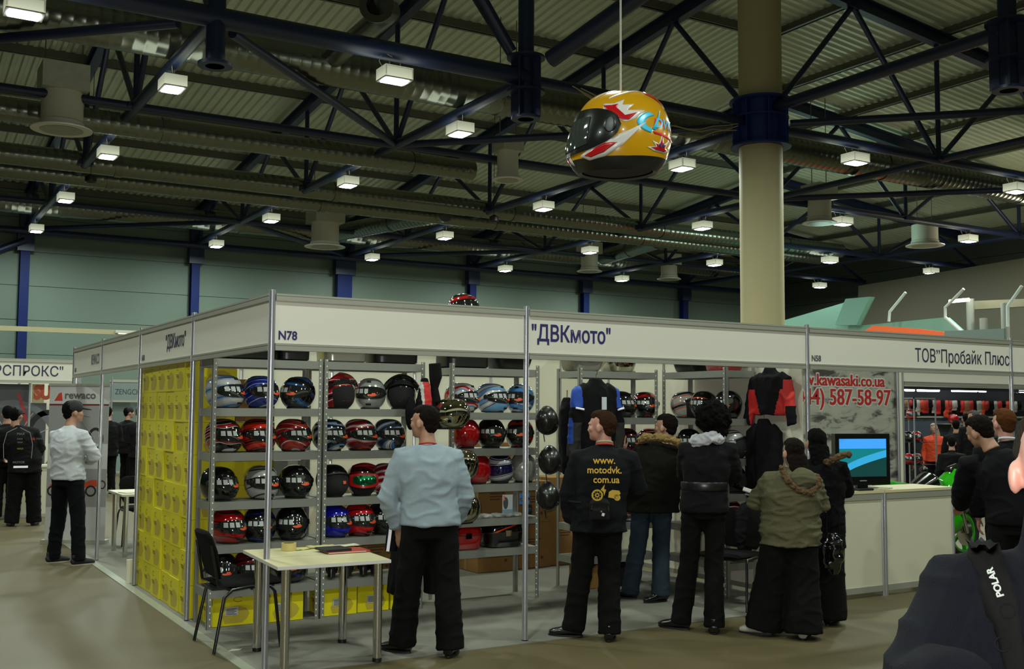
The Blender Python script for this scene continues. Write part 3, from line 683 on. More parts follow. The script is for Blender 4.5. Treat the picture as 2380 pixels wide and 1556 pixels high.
def patch(a0, a1, lo, hi, off, th, nu=20, nv=8, mb=None):   # lo/hi: functions of t in -1..1
    mb = mb or MB(); out = []; inn = []
    for k in range(nv+1):
        ro, ri = [], []
        for j in range(nu+1):
            t = -1+2*j/nu; a = a0+(a1-a0)*j/nu; l, h = (lo(t) if callable(lo) else lo), (hi(t) if callable(hi) else hi)
            e = l+(h-l)*k/nv; ro.append(HS(a, e, off)); ri.append(HS(a, e, off-th))
        out.append(ro); inn.append(ri)
    n = nu+1; i = mb.av([p for r in out for p in r]+[p for r in inn for p in r]); N = n*(nv+1)
    for k in range(nv):
        for j in range(nu):
            a = i+k*n+j; mb.af([a, a+1, a+n+1, a+n]); mb.af([N+a, N+a+n, N+a+n+1, N+a+1])
    for j in range(nu): mb.af([i+j, i+N+j, i+N+j+1, i+j+1]); a = i+nv*n+j; mb.af([a, a+1, a+N+1, a+N])
    for k in range(nv): a = i+k*n; mb.af([a, a+n, a+n+N, a+N]); a += nu; mb.af([a, a+N, a+n+N, a+n])
    return mb
visor_m = mat('smoked_visor', '1b1d1a', .06, coat=1); visor_m2 = mat('dark_visor', '0b0b0a', .05, coat=1); rim_m = mat('rubber_rim', '0a0a0a', .6); stick = mat('visor_sticker_grey', '9a9c98', .5); orange = mat('orange_price_tag', 'c9481a', .5); lining = mat('helmet_lining', '0b0a0a', .95); chr_m = mat('mirror_chrome', 'b9b4a0', .04, 1.0)
HM = {}
def hmesh():
    HM['shell'] = shell_mb().mesh('shell', lining, True)
    HM['rim'] = (lambda m: m.loft([[HS(2*pi*j/36, E0+.02, -.0) for j in range(36)], [HS(2*pi*j/36, E0-.02, .002)+Vector((0, 0, -.006)) for j in range(36)], [HS(2*pi*j/36, E0-.1, -.004)+Vector((0, 0, -.001)) for j in range(36)]], True, True))(MB()).mesh('rim', rim_m, True)
    gg = lambda t: (1-abs(t)**5)**.5
    HM['visor'] = patch(-1.36, 1.36, lambda t: .11-gg(t)*(.31+.10*(1-t*t)), lambda t: .11+gg(t)*(.35-.16*t*t), .006, .009, 28).mesh('visor', visor_m, True)
    HM['visor_up'] = patch(-1.35, 1.35, lambda t: .62-.5*t*t, lambda t: 1.12-.78*t*t, .016, .006).mesh('visor_up', visor_m, True)
    HM['hole'] = patch(-.98, .98, lambda t: -.28-.1*(1-t*t), lambda t: .46-.15*t*t, .0015, .004).mesh('hole', lining, True)
    HM['gap'] = patch(-.95, .95, lambda t: -1.1, lambda t: .50-.2*t*t, .0015, .004).mesh('gap', lining, True)
    HM['vent'] = patch(-.2, .2, -.75, -.62, .004, .006, 8, 2).mesh('vent', rim_m, True)
    HM['topvent'] = patch(-.16, .16, lambda t: .78, lambda t: .9, .010, .012, 8, 3).mesh('topvent', rim_m, True)
    HM['stk'] = [patch(a-.115, a+.115, e-.02, e+.24, .0085, .002, 3, 2).mesh('s', stick) for a, e in ((-.78, .06), (-.46, .06), (-.14, .06))]
    HM['tag1'] = patch(-.05, .5, lambda t: -.07-.07*(1-t*t), lambda t: -.02, .0088, .002, 8, 2).mesh('tg', orange)
    HM['tag2'] = patch(.2, .42, -.12, .05, .0095, .002, 3, 2).mesh('tg', orange)
    HM['pivot'] = [ (lambda m, s: m.lathe([(.0, .0), (.022, .0), (.02, .006), (.0, .007)], 16))(MB(), 1).mesh('pv', rim_m, True)]
    HM['chinup'] = patch(-1.25, 1.25, lambda t: 1.05-.8*t*t, lambda t: 1.5-1.05*t*t, .045, .03).mesh('chinup', lining, True)
    HM['edge'] = patch(-1.0, 1.0, lambda t: .47-.2*t*t, lambda t: .56-.2*t*t, .012, .012).mesh('edge', rim_m, True)
    HM['peak'] = (lambda m: patch(-.75, .75, lambda t: .72-.1*t*t, lambda t: .95-.2*t*t, .05, .05, mb=m))(MB()).mesh('peak', lining, True)
    HM['goggle'] = patch(-.85, .85, lambda t: -.22-.12*(1-t*t), lambda t: .40-.1*t*t, .03, .03).mesh('goggle', lining, True)
    HM['lens'] = patch(-.62, .62, lambda t: -.08-.1*(1-t*t), lambda t: .28-.08*t*t, .036, .008).mesh('lens', lining, True)
hmesh()
def mo(me, name, mt, parent, loc=None, label=None):
    o = bpy.data.objects.new(name, me); C.objects.link(o); o.parent = parent
    if mt: o.material_slots[0].link = 'OBJECT'; o.material_slots[0].material = mt
    if loc: o.location = loc
    if label: o['label'] = label
    return o
def helmet(kind, mt, label, loc, rz, group, acc=None, tags=1, tilt=0., sc=1., stickers=1, cat='helmet', seed=0):
    t = thing('helmet', label, cat, loc, rz, group); t.scale = (sc,)*3
    t.rotation_euler = (0, tilt, rz)
    mo(HM['shell'], 'shell', mt, t); mo(HM['rim'], 'neck_rim', None, t)
    if kind == 'full':
        v = mo(HM['visor'], 'visor', None, t)
        if stickers:
            for s in HM['stk']: mo(s, 'visor_sticker', None, v)
        if tags: mo(HM['tag1'], 'price_tag', None, v); mo(HM['tag2'], 'price_tag', None, v)
        mo(HM['vent'], 'chin_vent', None, t); mo(HM['topvent'], 'top_vent', None, t)
        for s in (-1, 1):
            p = HS(s*1.38, .1, .004); o = mo(HM['pivot'][0], 'visor_pivot', acc, t, p); o.rotation_euler = (-s*pi/2*.95, 0, 0)
    elif kind == 'flip':
        mo(HM['gap'], 'face_opening', lining, t); mo(HM['chinup'], 'raised_chin_bar', mt, t); mo(HM['visor_up'], 'raised_visor', None, t)
    elif kind == 'open':
        mo(HM['gap'], 'face_opening', lining, t); mo(HM['edge'], 'front_edge', acc or rim_m, t)
        if tags: mo(HM['tag2'], 'price_tag', None, t)
    elif kind == 'bare':
        mo(HM['hole'], 'face_opening', lining, t)
    elif kind == 'mx':
        mo(HM['gap'], 'face_opening', lining, t); mo(HM['goggle'], 'goggle_frame', acc, t); mo(HM['lens'], 'goggle_lens', mat('iridescent_lens', '2a8f5a', .08, .9, var=.9, scale=25), t); mo(HM['peak'], 'sun_peak', mt, t); mo(HM['tag2'], 'price_tag', None, t)
    return t
SR = hmat('h_silver', '9a9a94', rough=.22, metal=.4)
P_ = {
 'silverblue': hmat('h_silver_blue', '9b9c9a', '8d8f92', '2d5f8c', sc=9), 'bluesilver': hmat('h_blue_silver', '15206a', '8e9298', '1a2a7c', sc=10), 'black': hmat('h_black', '0a0a0b'), 'blackblue': hmat('h_black_blue', '0a0b10', '0c0c0f', '1d4a7a', sc=8),
 'redwhite': hmat('h_red_white', '8a1016', 'b8b0a8', '0f0d0d', sc=6), 'silver': SR, 'multi': hmat('h_multi', '5e8fb2', '6a1420', 'c2bfb4', sc=10, dist=8), 'multi2': hmat('h_multi2', 'a8a8a0', '2f6fa8', '8a1a20', sc=11, dist=9, rot=(1, .3, .6)),
 'blueface': hmat('h_blue_star', '3f6f9a', '16206a', 'a9b0b4', sc=9), 'wrb': hmat('h_white_red_black', '100e0f', 'b9b6b0', '8f1c1a', sc=12, dist=8), 'redblack': hmat('h_red_black', 'b02414', '120d0d', '120d0d', sc=9), 'redgrey': hmat('h_red_grey', '7d1414', '9b9a96', '8f2a1c', sc=9, rot=(.9, .4, .1)),
 'bluewhite': hmat('h_blue_white', '0f1015', '2f76b4', 'b2b8bc', sc=11), 'redwhite2': hmat('h_crimson_white', '5e0f18', 'a81e1c', 'b9b0ac', sc=12, dist=7), 'blue2': hmat('h_blue2', '24262c', '2c66a2', 'a8adb0', sc=12, rot=(.2, 1, .4)),
 'red': hmat('h_red', '93060c'), 'blackred': hmat('h_black_red', '0c0a0b', '0c0a0b', '9e0f14', sc=6), 'silverblack': hmat('h_silver_black', '8d8d88', '0f0f0f', '8d8d88', sc=4.5, rough=.2), 'darkred': hmat('h_dark_red', '4c0a10', '8a1014', '161012', sc=7), 'navy': hmat('h_navy', '10103a', '0b0b16', 'a2a2a6', sc=5),
 'redblack2': hmat('h_red_black2', '8a0a10', '0d0b0c', '8a0a10', sc=5, rot=(.1, .1, .1)), 'blueblack': hmat('h_blue_black', '0a0a10', '16168a', '0a0a10', sc=5), 'silverorange': hmat('h_silver_orange', '8e8c84', 'b04a28', '1a1a1a', sc=5), 'blackorange': hmat('h_black_orange', '0c0b0b', 'd0431e', '0c0b0b', sc=4, dist=1), 'blue': hmat('h_blue', '12148c'),
 'brightred': hmat('h_bright_red', 'a80c10', '1a0c0c', 'a80c10', sc=5)}
GRP = 'motorcycle helmets on the racks'
A_ = -75; B_ = -110; FR = -121
rk = {'left rack': (LEV, 1.70), 'second rack': (LEV, 1.70), 'third rack': (LEV3, 1.68)}
sh = ['lowest', 'fifth', 'fourth', 'third', 'second', 'top']
rowname = {5: 'top', 4: 'upper', 3: 'second', 2: 'third', 1: 'fourth', 0: 'bottom'}
HL_ = [  # rack, level, u, kind, mat, yaw, colour words, accent
 ('left rack', 4, 520, 'full', 'silverblue', -58, 'silver full-face helmet with blue lettering'), ('left rack', 4, 604, 'full', 'bluesilver', -70, 'blue and silver striped full-face helmet'), ('left rack', 4, 692, 'full', 'blackblue', -140, 'black full-face helmet turned left'),
 ('second rack', 4, 784, 'flip', 'redwhite', -80, 'red and white flip-up helmet standing open'), ('second rack', 4, 860, 'full', 'silver', -119, 'plain silver full-face helmet facing forward'), ('second rack', 4, 931, 'flip', 'black', -112, 'black flip-up helmet standing open'),
 ('third rack', 4, 1072, 'full', 'multi2', -62, 'silver, yellow and blue patterned helmet'), ('third rack', 4, 1142, 'full', 'multi', -66, 'red, blue and yellow patterned helmet'), ('third rack', 4, 1209, 'full', 'blueface', -138, 'light blue helmet with a white star'),
 ('left rack', 3, 520, 'full', 'wrb', -66, 'black helmet with white and red flames'), ('left rack', 3, 600, 'full', 'redblack', -72, 'bright red and black helmet'), ('left rack', 3, 682, 'full', 'redgrey', -68, 'red and grey swirled helmet'),
 ('second rack', 3, 766, 'full', 'bluewhite', -70, 'black helmet with blue and white stripes'), ('second rack', 3, 836, 'full', 'redwhite2', -72, 'crimson helmet with white flames'), ('second rack', 3, 904, 'full', 'blue2', -80, 'blue and grey striped helmet'),
 ('third rack', 3, 1082, 'bare', 'red', 60, 'plain glossy red helmet seen from behind'), ('third rack', 3, 1141, 'full', 'black', -108, 'black full-face helmet between two red ones'), ('third rack', 3, 1208, 'full', 'blackred', -130, 'black and red helmet turned left'),
 ('left rack', 2, 512, 'full', 'black', -64, 'black helmet with its visor half raised'), ('left rack', 2, 612, 'full', 'silverblack', -80, 'silver helmet with black side patches'), ('left rack', 2, 690, 'full', 'black', -92, 'black full-face helmet'),
 ('second rack', 2, 775, 'open', 'black', -90, 'black open-face helmet'), ('second rack', 2, 843, 'mx', 'darkred', -104, 'dark red off-road helmet with goggles'), ('second rack', 2, 902, 'open', 'redwhite2', -60, 'red helmet with a white outlined side'),
 ('third rack', 2, 1109, 'bare', 'red', 40, 'dark red open helmet seen from behind'), ('third rack', 2, 1162, 'open', 'navy', 70, 'dark blue open helmet'), ('third rack', 2, 1217, 'bare', 'silver', 50, 'silver open helmet'),
 ('left rack', 1, 536, 'full', 'redblack2', -72, 'red helmet with a black side band'), ('left rack', 1, 608, 'full', 'blueblack', -95, 'blue and black helmet'), ('left rack', 1, 683, 'full', 'black', -104, 'shiny black helmet'),
 ('second rack', 1, 780, 'full', 'blue', -72, 'plain dark blue helmet'), ('second rack', 1, 838, 'full', 'brightred', -80, 'glossy red helmet'), ('second rack', 1, 892, 'full', 'black', -80, 'black helmet beside the grey sweater'),
 ('left rack', 0, 522, 'full', 'black', -100, 'black helmet half hidden by the chair'), ('left rack', 0, 590, 'full', 'darkred', -75, 'dark red and black helmet behind the table leg'), ('left rack', 0, 684, 'full', 'blueblack', -116, 'blue and black helmet below the tabletop'),
]
idx = {}
for rkn, lv, u_, kd, mn, yw, words in HL_:
    levs, yy = rk[rkn]; z = levs[lv]+.0075
    p = on(u_, 960, 'Y', yy)
    nm = {'left rack': 'left rack', 'second rack': 'second rack', 'third rack': 'third rack'}[rkn]
    acc = {'mx': mat('goggle_frame_red', '9c0f14', .3, coat=.6)}.get(kd, mat('white_edge_trim', 'a9a6a0', .3) if mn == 'redwhite2' and kd == 'open' else None)
    helmet(kd, P_[mn], '%s, %s shelf of the %s' % (words, rowname[lv], nm), (p.x, yy, z), radians(yw), GRP, acc=acc)
# helmets of the rack behind the blue jacket and the rack on the right wall
for u_, lv, kd, mn, yw, words in [(1440, 4, 'full', 'black', -70, 'black helmet with a grey chin, beside the blue jacket'), (1499, 4, 'full', 'blackred', -112, 'black helmet with a red and white chin'),
    (1455, 3, 'full', 'darkred', -95, 'dark red helmet behind the raised hand'), (1516, 3, 'full', 'redwhite', -60, 'red and blue helmet left of the fur hood'), (1450, 1, 'full', 'wrb', -80, 'white and red striped helmet left of the jeans'), (1520, 1, 'full', 'redwhite', -110, 'red and white striped helmet between the jeans'),
    (1460, 2, 'full', 'black', -90, 'black helmet hidden behind the man in black')]:
    p = on(u_, 950, 'Y', 1.80); helmet(kd, P_[mn], words+', rack behind the blue jacket', (p.x, 1.80, LEVR[lv]+.0075), radians(yw), GRP)
for u_, lv, kd, mn, yw, words in [(1581, 4, 'open', 'silverorange', -80, 'silver and orange open helmet'), (1636, 4, 'full', 'blackorange', -140, 'black helmet with an orange band'), (1692, 4, 'full', 'black', -150, 'black helmet above the curly hair'),
    (1600, 3, 'full', 'black', -120, 'black helmet right of the short haired man'), (1700, 3, 'open', 'silverblack', -60, 'dark grey open helmet right of the white scarf'), (1702, 2, 'bare', 'black', -60, 'black helmet right of the woman in black'), (1640, 2, 'full', 'red', -120, 'red helmet hidden by the woman in black'), (1690, 1, 'full', 'redwhite', -120, 'small red helmet'), (1612, 1, 'full', 'blackred', -120, 'red helmet seen beside the jeans')]:
    p = on(u_, 950, 'X', 4.775); z = LEVR[lv]+.0075
    helmet(kd, P_[mn], words+', right wall rack', (4.775, min(max(p.y, .78), 1.42), z), radians(yw), GRP)
# helmet hooks: chrome and black shells hung on the rack uprights
for u_, v_, y_, mt, l, yw in [(1048, 966, 1.33, chr_m, 'mirror chrome helmet hanging at the left upright of the third rack, upper', -100), (1068, 1085, 1.33, chr_m, 'mirror chrome helmet hanging behind the grey shoulder, middle', -100), (1072, 1185, 1.33, chr_m, 'mirror chrome helmet hanging behind the grey sleeve, lowest', -100)]:
    p = on(u_, v_, 'Y', y_); h = helmet('open', mt, l, (p.x, p.y, p.z-.12), radians(150), 'chrome helmets hung on the third rack', tags=1)
    MB().tube([(0, .02, .24), (0, .05, .29), (-.02, .12, .30)], .004, 6).build('hook', blk, h)
satin = mat('satin_black_shell', '151412', .28, coat=.3)
half = shell_mb(-.15, 1.55, 36, 12)
for u_, v_, l, ty in [(1270, 980, 'upper one beside the blue jacket', .9), (1276, 1072, 'middle one', 1.0), (1272, 1156, 'lowest one above the brown carton', .8)]:
    p = on(u_, v_, 'Y', 1.32)
    t = thing('half_helmet', 'satin black half helmet hanging right of the third rack, '+l, 'helmet', (p.x, p.y, p.z), 0, 'black half helmets hung on the third rack')
    t.rotation_euler = (-D*.75-R*.5+U*.35*(ty-.8)-U*.25).to_track_quat('Z', 'X').to_euler()
    t.scale = (.76, .76, .82)
    o = half.build('shell', satin, t, True); o.location = (0, 0, -.15)
    mb = MB(); mb.loft([[HS(2*pi*j/36, -.15, .003)+Vector((0, 0, -.15)) for j in range(36)], [HS(2*pi*j/36, -.2, .004)+Vector((0, 0, -.155)) for j in range(36)], [HS(2*pi*j/36, -.2, -.012)+Vector((0, 0, -.15)) for j in range(36)]]); mb.build('rim', rim_m, t, True)
    MB().tube([(-.05, -.1, -.02), (-.07, -.16, .02), (-.02, -.2, .08)], .006, 6).build('chin_strap', blk, t); MB().tube([(-.1, .06, 0), (-.18, .05, .03), (-.22, 0, .1)], .006, 6).build('chin_strap', blk, t)
    MB().lathe([(.006, 0), (.006, .003)], 8).build('stud', chr_m, t).location = HS(.6, .3, .0)+Vector((0, 0, -.15))
# the helmet on top of the racks, seen above the fascia
TOPZ = 2.1275
# top cases and boxes on top of the racks ------------------------------------------------
def topcase(label, x, y, z, w, d, h, mt, taper=.86, rz=0, lidm=None):
    t = thing('top_case', label, 'top case', (x, y, z), rz); rings = []
    def rr(wx, dy, zz, n=28, e=.45):
        return [Vector((math.copysign(abs(cos(2*pi*j/n))**e, cos(2*pi*j/n))*wx/2, math.copysign(abs(sin(2*pi*j/n))**e, sin(2*pi*j/n))*dy/2, zz)) for j in range(n)]
    MB().loft([rr(w*taper*.92, d*taper*.92, .001), rr(w*taper, d*taper, .012), rr(w*.97, d*.97, h*.42), rr(w, d, h*.5)]).build('lower_shell', mt, t, True)
    MB().loft([rr(w*1.01, d*1.01, h*.5), rr(w*1.01, d*1.01, h*.54)]).build('seam_band', rim_m, t, True)
    MB().loft([rr(w, d, h*.54), rr(w*.96, d*.97, h*.75, e=.6), rr(w*.8, d*.85, h*.93, e=.7), rr(w*.5, d*.55, h*.995, e=.8), rr(w*.1, d*.1, h, e=.9)]).build('lid', lidm or mt, t, True)
    MB().cb((0, -d*.5, h*.5), (.06, .012, .05)).build('latch', chr_m, t)
    return t
cs_b = mat('black_case_plastic', '0d0c0b', .35); cs_s = mat('silver_case', '9a978a', .2, .6); cs_r = hmat('case_red', '8c0708'); cs_c = mat('chrome_case', 'b8b09a', .08, 1)
for a, y_, w_, d_, h_, mt, l in [(.34, 1.72, .5, .38, .3, cs_b, 'black top case on the left rack, left of the corner post'), (.73, 1.72, .28, .36, .28, cs_b, 'black top case on the left rack, right of the corner post'),
     (1.19, 1.72, .40, .34, .27, cs_s, 'silver top case on the second rack'), (1.66, 1.72, .44, .36, .3, cs_b, 'black top case with a silver band on the second rack')]:
    topcase(l, a, y_, TOPZ, w_, d_, h_, mt, .94, lidm=mt)
topcase('black top case on the third rack, left one under the small helmet', 2.36, 1.70, 2.109, .44, .36, .42, cs_b, .98); topcase('black top case on the third rack, behind the middle post', 2.86, 1.70, 2.109, .42, .36, .3, cs_b, .8)
helmet('full', P_['blackred'], 'small black and red helmet showing above the fascia, on top of the third rack', (2.37, 1.70, 2.53), radians(-90), GRP, stickers=0, tags=0)
for X_, Y_, l, mt, w_ in [(3.76, 1.8, 'satin silver top case above the blue jacket', cs_s, .40), (4.2, 1.8, 'chrome top case above the blue jacket, right one', cs_c, .34), (4.78, 1.32, 'black top case on the right wall rack', cs_b, .34), (4.78, .86, 'red top case on the right wall rack', cs_r, .34)]:
    topcase(l, X_, Y_, 2.1195, w_, .34, .26, mt, .8)
topcase('glossy red top case on the bottom shelf of the third rack', 2.36, 1.70, LEV3[0]+.0075, .34, .32, .25, cs_r, .9); topcase('black and orange top case on the bottom shelf of the third rack', 2.77, 1.70, LEV3[0]+.0075, .40, .34, .26, hmat('case_black', '0a0808'), .9, lidm=hmat('case_black_orange', '0c0909', 'c03a12', '0c0909', sc=4, dist=1.5))
# boots / protectors on the lowest shelf of the second rack, packaged goggles on the third
for i, u_ in enumerate((768, 806, 842, 868)):
    p = on(u_, 1340, 'Y', 1.66); t = thing('riding_boot', 'black riding boot lying on the bottom shelf of the second rack, %s from the left' % ['first', 'second', 'third', 'fourth'][i], 'boot', (p.x, 1.64, .308), -.4, 'black riding boots')
    MB().tube([(0, 0, .05), (0, .05, .06), (0, .16, .075), (0, .26, .07)], [(.035, .035), (.05, .045), (.055, .06), (.06, .055)], 14).build('shaft', mat('boot_leather', '0d0c0c', .3, coat=.3), t, True)
    MB().tube([(-.0, -.02, .02), (0, -.02, .09), (0, -.01, .17)], [(.045, .03), (.042, .035), (.03, .02)], 12).build('foot', mat('boot_leather'), t, True)
    MB().tube([(-.05, .1, .05), (-.02, .1, .12), (.03, .1, .12), (.056, .1, .06)], .005, 6).build('buckle_band', mat('white_edge_trim', 'a9a6a0', .3), t)
bagm = mat('clear_bag', 'b8bab8', .08, alpha=.55, coat=1, var=.5, scale=60, bump=1.0, bscale=60)
for i, (u_, c) in enumerate([(1075, '5a5a5c'), (1100, '44444a'), (1128, '8c9098'), (1155, '70747a'), (1180, '5a1a20'), (1200, '2a2a2a')]):
    p = on(u_, 1222, 'Y', 1.6); rings = []
    mb = MB(); mb.ell((0, 0, .02), (.055, .08, .02), 12, 8); o = fuse(mb, 'goggle_bag', bagm, None, .008, 2, wob=.012, wsc=30); o.location = (p.x, 1.6, LEV3[1]+.006)
    tag(o, 'clear plastic bag of small parts on the third rack, %s from the left' % ['first', 'second', 'third', 'fourth', 'fifth', 'sixth'][i], 'bag', 'bags of small parts')
for u_, v_, w_, h_, mt, l, cat in [(1181, 1172, .105, .165, mat('blister_card_white', '8f9494', .4), 'white card with a black face mask hanging from the third rack', 'card'), (1221, 1160, .11, .10, mat('blister_card_blue', '2c5f92', .4), 'blue card with mirrored goggles hanging from the third rack', 'card'), (1226, 1186, .1, .09, mat('blister_card_black', '15161a', .4), 'dark card with round glasses hanging right of the blue card', 'card')]:
    p = on(u_, v_, 'Y', 1.47); t = thing('blister_card', l, cat, (p.x, 1.482, p.z), -.05)
    MB().box((-w_/2, -.003, -h_/2), (w_/2, .001, h_/2)).build('card', mt, t)
    if w_ == .105:
        mb = MB(); i = mb.av([(-.02+.026*cos(a*.52)+.0, -.0045, .012+(.05 if sin(a*.52) > 0 else .06)*sin(a*.52)) for a in range(12)]); mb.af(list(range(12))); mb.build('mask_print', mat('mask_grey', '2c3133', .6), t); MB().box((-.05, -.0045, -.08), (.05, -.003, -.05)).build('card_footer', mat('card_footer', '5c7484', .5), t)
        for z in (.065, .04): mb = MB(); ring(mb, lambda a, b: (a, -.005, b), -.035, z, .001, .001, .009); mb.build('red_dot', mat('red_dot', 'b04a3a', .5), t)
    else:
        for s in (-1, 1): MB().ell((s*.025, -.008, 0), (.024, .01, .02), 12, 8).build('lens', chr_m if h_ == .10 else mat('glass_lens', '2c4a5c', .1, .5), t, True)
# giant promotional helmet -----------------------------------------------------------------
gc = on(1443, 424, 'Y', 1.8); G = thing('giant_helmet', 'giant yellow helmet with flame graphics hanging on a rope over the stand', 'giant helmet', gc)
G.scale = (1, 1, 1.13); K = 3.08
gy = mat('giant_yellow', 'c08c08', .2, coat=.6); gw = mat('giant_white', 'cfcac4', .25, coat=.5); gr = mat('giant_red', 'b00a12', .25, coat=.5); gk = mat('giant_black', '12110f', .35)
HRZ = radians(154)
# forward local +x. camera sees it from below right: face points left and a little to the viewer
G.rotation_euler = (0, 0, HRZ)
def gs(mb): mb.v = [v*K for v in mb.v]; return mb
def G_HS(a, e, o=0): return HS(a, e, o/K)*K
gs(shell_mb(-.55, 1.55, 64, 30)).build('shell', gy, G, True)
mb = MB(); mb.loft([[HS(2*pi*j/64, -.55, .001) for j in range(64)], [HS(2*pi*j/64, -.7, .001) for j in range(64)], [HS(2*pi*j/64, -.88, .0) for j in range(64)], [HS(2*pi*j/64, -.93, -.012) for j in range(64)], [HS(2*pi*j/64, -.8, -.02) for j in range(64)]], True, False); gs(mb).build('bottom_band', gk, G, True)
mb = MB(); mb.loft([[HS(2*pi*j/64, -.95, -.018) for j in range(64)], [HS(2*pi*j/64, -.7, -.02) for j in range(64)]]); gs(mb).build('inner_cavity', mat('giant_inside', '1c1613', .9), G, True)
def gpatch(poly, off, mt, name, sub=1, th=.001, wr=None):    # polygon in (az, el), fan-filled and lifted off the shell
    n = len(poly); cx = sum(p[0] for p in poly)/n; cy = sum(p[1] for p in poly)/n
    bm = bmesh.new(); vs = [bm.verts.new((p[0], p[1], 0)) for p in poly]; f = bm.faces.new(vs)
    bmesh.ops.triangulate(bm, faces=[f]); bmesh.ops.subdivide_edges(bm, edges=bm.edges, cuts=3, use_grid_fill=True); 
    for v in bm.verts: q = HS(v.co.x, v.co.y, off); v.co = q*K
    me = bpy.data.meshes.new(name); bm.to_mesh(me); bm.free(); me.materials.append(mt)
    for p in me.polygons: p.use_smooth = True
    o = bpy.data.objects.new(name, me); C.objects.link(o); o.parent = G
    s = o.modifiers.new('s', 'SOLIDIFY'); s.thickness = .004; s.offset = 1
    return o
SG = 1
def az(l): return [(SG*a, e) for a, e in l]
# flames behind the visor on the visible side
gpatch(az([(1.0, .62), (1.25, .60), (1.5, .72), (1.45, .56), (1.72, .58), (1.55, .42), (1.95, .42), (1.70, .22), (1.5, .15), (1.2, .3), (1.0, .45)]), .0012, gw, 'white_flame')
gpatch(az([(1.0, .56), (1.2, .55), (1.35, .58), (1.32, .48), (1.5, .3), (1.75, .36), (1.58, .2), (1.45, .2), (1.2, .3)]), .0024, gr, 'red_flame')
gpatch(az([(.55, -.5), (.75, -.62), (1.1, -.55), (1.45, -.32), (1.75, -.02), (1.95, .16), (1.66, .02), (1.38, -.1), (1.5, -.22), (1.2, -.2), (.9, -.3)]), .0012, gw, 'white_flame')
gpatch(az([(.66, -.5), (.8, -.55), (1.08, -.46), (1.35, -.26), (1.1, -.27), (.9, -.36)]), .0024, gr, 'red_flame')
gpatch(az([(-.25, -.42), (.1, -.6), (.25, -.68), (.2, -.3), (.1, -.2)]), .0012, gw, 'white_flame'); gpatch(az([(-.2, -.42), (.08, -.6), (.12, -.3)]), .0024, gr, 'red_flame')
for i, (a0, e0, a1, e1, w_) in enumerate([(1.1, .8, 2.4, 1.32, .05), (2.4, 1.3, 2.75, .62, .05), (.6, .9, 1.2, 1.3, .05)]):
    n = 12; gpatch([(SG*(a0+(a1-a0)*k/n), e0+(e1-e0)*(k/n)+.06*sin(k/n*pi)) for k in range(n+1)]+[(SG*(a0+(a1-a0)*k/n), e0+(e1-e0)*(k/n)-w_+.0*k+.06*sin(k/n*pi)) for k in range(n, -1, -1)], .0014, gw, 'white_stripe')
gpatch(az([(2.2, 1.0), (2.75, .62), (2.8, .7), (2.4, 1.16)]), .002, gr, 'red_stripe')
# visor
gg = lambda t: (1-abs(t)**5)**.5
gs(patch(-1.42, 1.42, lambda t: .1-gg(t)*(.33+.22*(1-t*t)), lambda t: .1+gg(t)*(.42-.06*t*t), .006, .010, 40, 10)).build('visor', mat('giant_visor', '131512', .22, coat=.6), G, True)
gpatch([(1.2+.13*cos(k*.35), .1+.15*sin(k*.35)) for k in range(18)], .0085, gk, 'visor_hinge_plate')
mb = gs(patch(-.75, .75, lambda t: -.25-.1*(1-t*t), lambda t: .3, .009, .004, 20, 6)); mb.build('visor_glass', mat('giant_glass', '3c423e', .05, .3, coat=1), G, True)
# DVK emblem: crescent, letters and underline
cy_ = mat('emblem_cyan', '2fb6dc', .3); rd = mat('emblem_red', 'd8262c', .3)
n = 20
gpatch([(SG*(2.72-.42*cos(-.5+k/n*3.6-.0)), .22+.27*sin(-.5+k/n*3.6+2.2-.6)) for k in range(1)]+[(0, 0)][:0] + az([(2.75+.46*cos(t_), .20+.24*sin(t_)) for t_ in [pi*.42+k/n*pi*1.15 for k in range(n+1)]]+[(2.80+.34*cos(t_), .18+.17*sin(t_)) for t_ in [pi*.42+k/n*pi*1.15 for k in range(n, -1, -1)]])[0:0] + az([(2.2-.46*cos(t_), .16+.24*sin(t_)) for t_ in [-1.2+k/n*2.4 for k in range(n+1)]]+[(2.27-.36*cos(t_), .15+.17*sin(t_)) for t_ in [-1.2+k/n*2.4 for k in range(n, -1, -1)]]), .0022, cy_, 'emblem_crescent')
def gtext(s, a, e, h, mt, sx=.9, off=.003):
    cu = bpy.data.curves.new('t', 'FONT'); cu.body = s; cu.size = 1; cu.shear = .25; cu.offset = .02; cu.resolution_u = 2
    t = bpy.data.objects.new('t', cu); C.objects.link(t); bpy.context.view_layer.update()
    me = bpy.data.meshes.new_from_object(t.evaluated_get(bpy.context.evaluated_depsgraph_get())); bpy.data.objects.remove(t)
    for v in me.vertices: v.co = HS(SG*(a+v.co.x*h*sx*1.3), e+v.co.y*h*1.1, off)*K
    me.materials.clear(); me.materials.append(mt); o = bpy.data.objects.new('emblem_lettering', me); C.objects.link(o); o.parent = G
gtext('DVK', 2.08, .04, .27, rd, off=.0022); gtext('DVK', 2.12, .055, .25, cy_, off=.0034)
gpatch(az([(2.08, -.03), (2.9, -.12), (2.9, -.17), (2.12, -.08)]), .0024, rd, 'emblem_underline')
gpatch(az([(1.97, -0.36), (2.20, -0.34), (2.08, -0.22), (2.28, -0.28), (2.34, -0.06), (2.44, -0.28), (2.62, -0.18), (2.54, -0.34), (2.72, -0.38), (2.52, -0.46), (2.17, -0.44)]), .0014, gw, 'badge_outline')
gpatch(az([(2.07, -0.36), (2.24, -0.34), (2.18, -0.27), (2.30, -0.29), (2.35, -0.11), (2.41, -0.29), (2.52, -0.26), (2.50, -0.35), (2.62, -0.37), (2.50, -0.43), (2.22, -0.41)]), .0026, gr, 'badge_print')
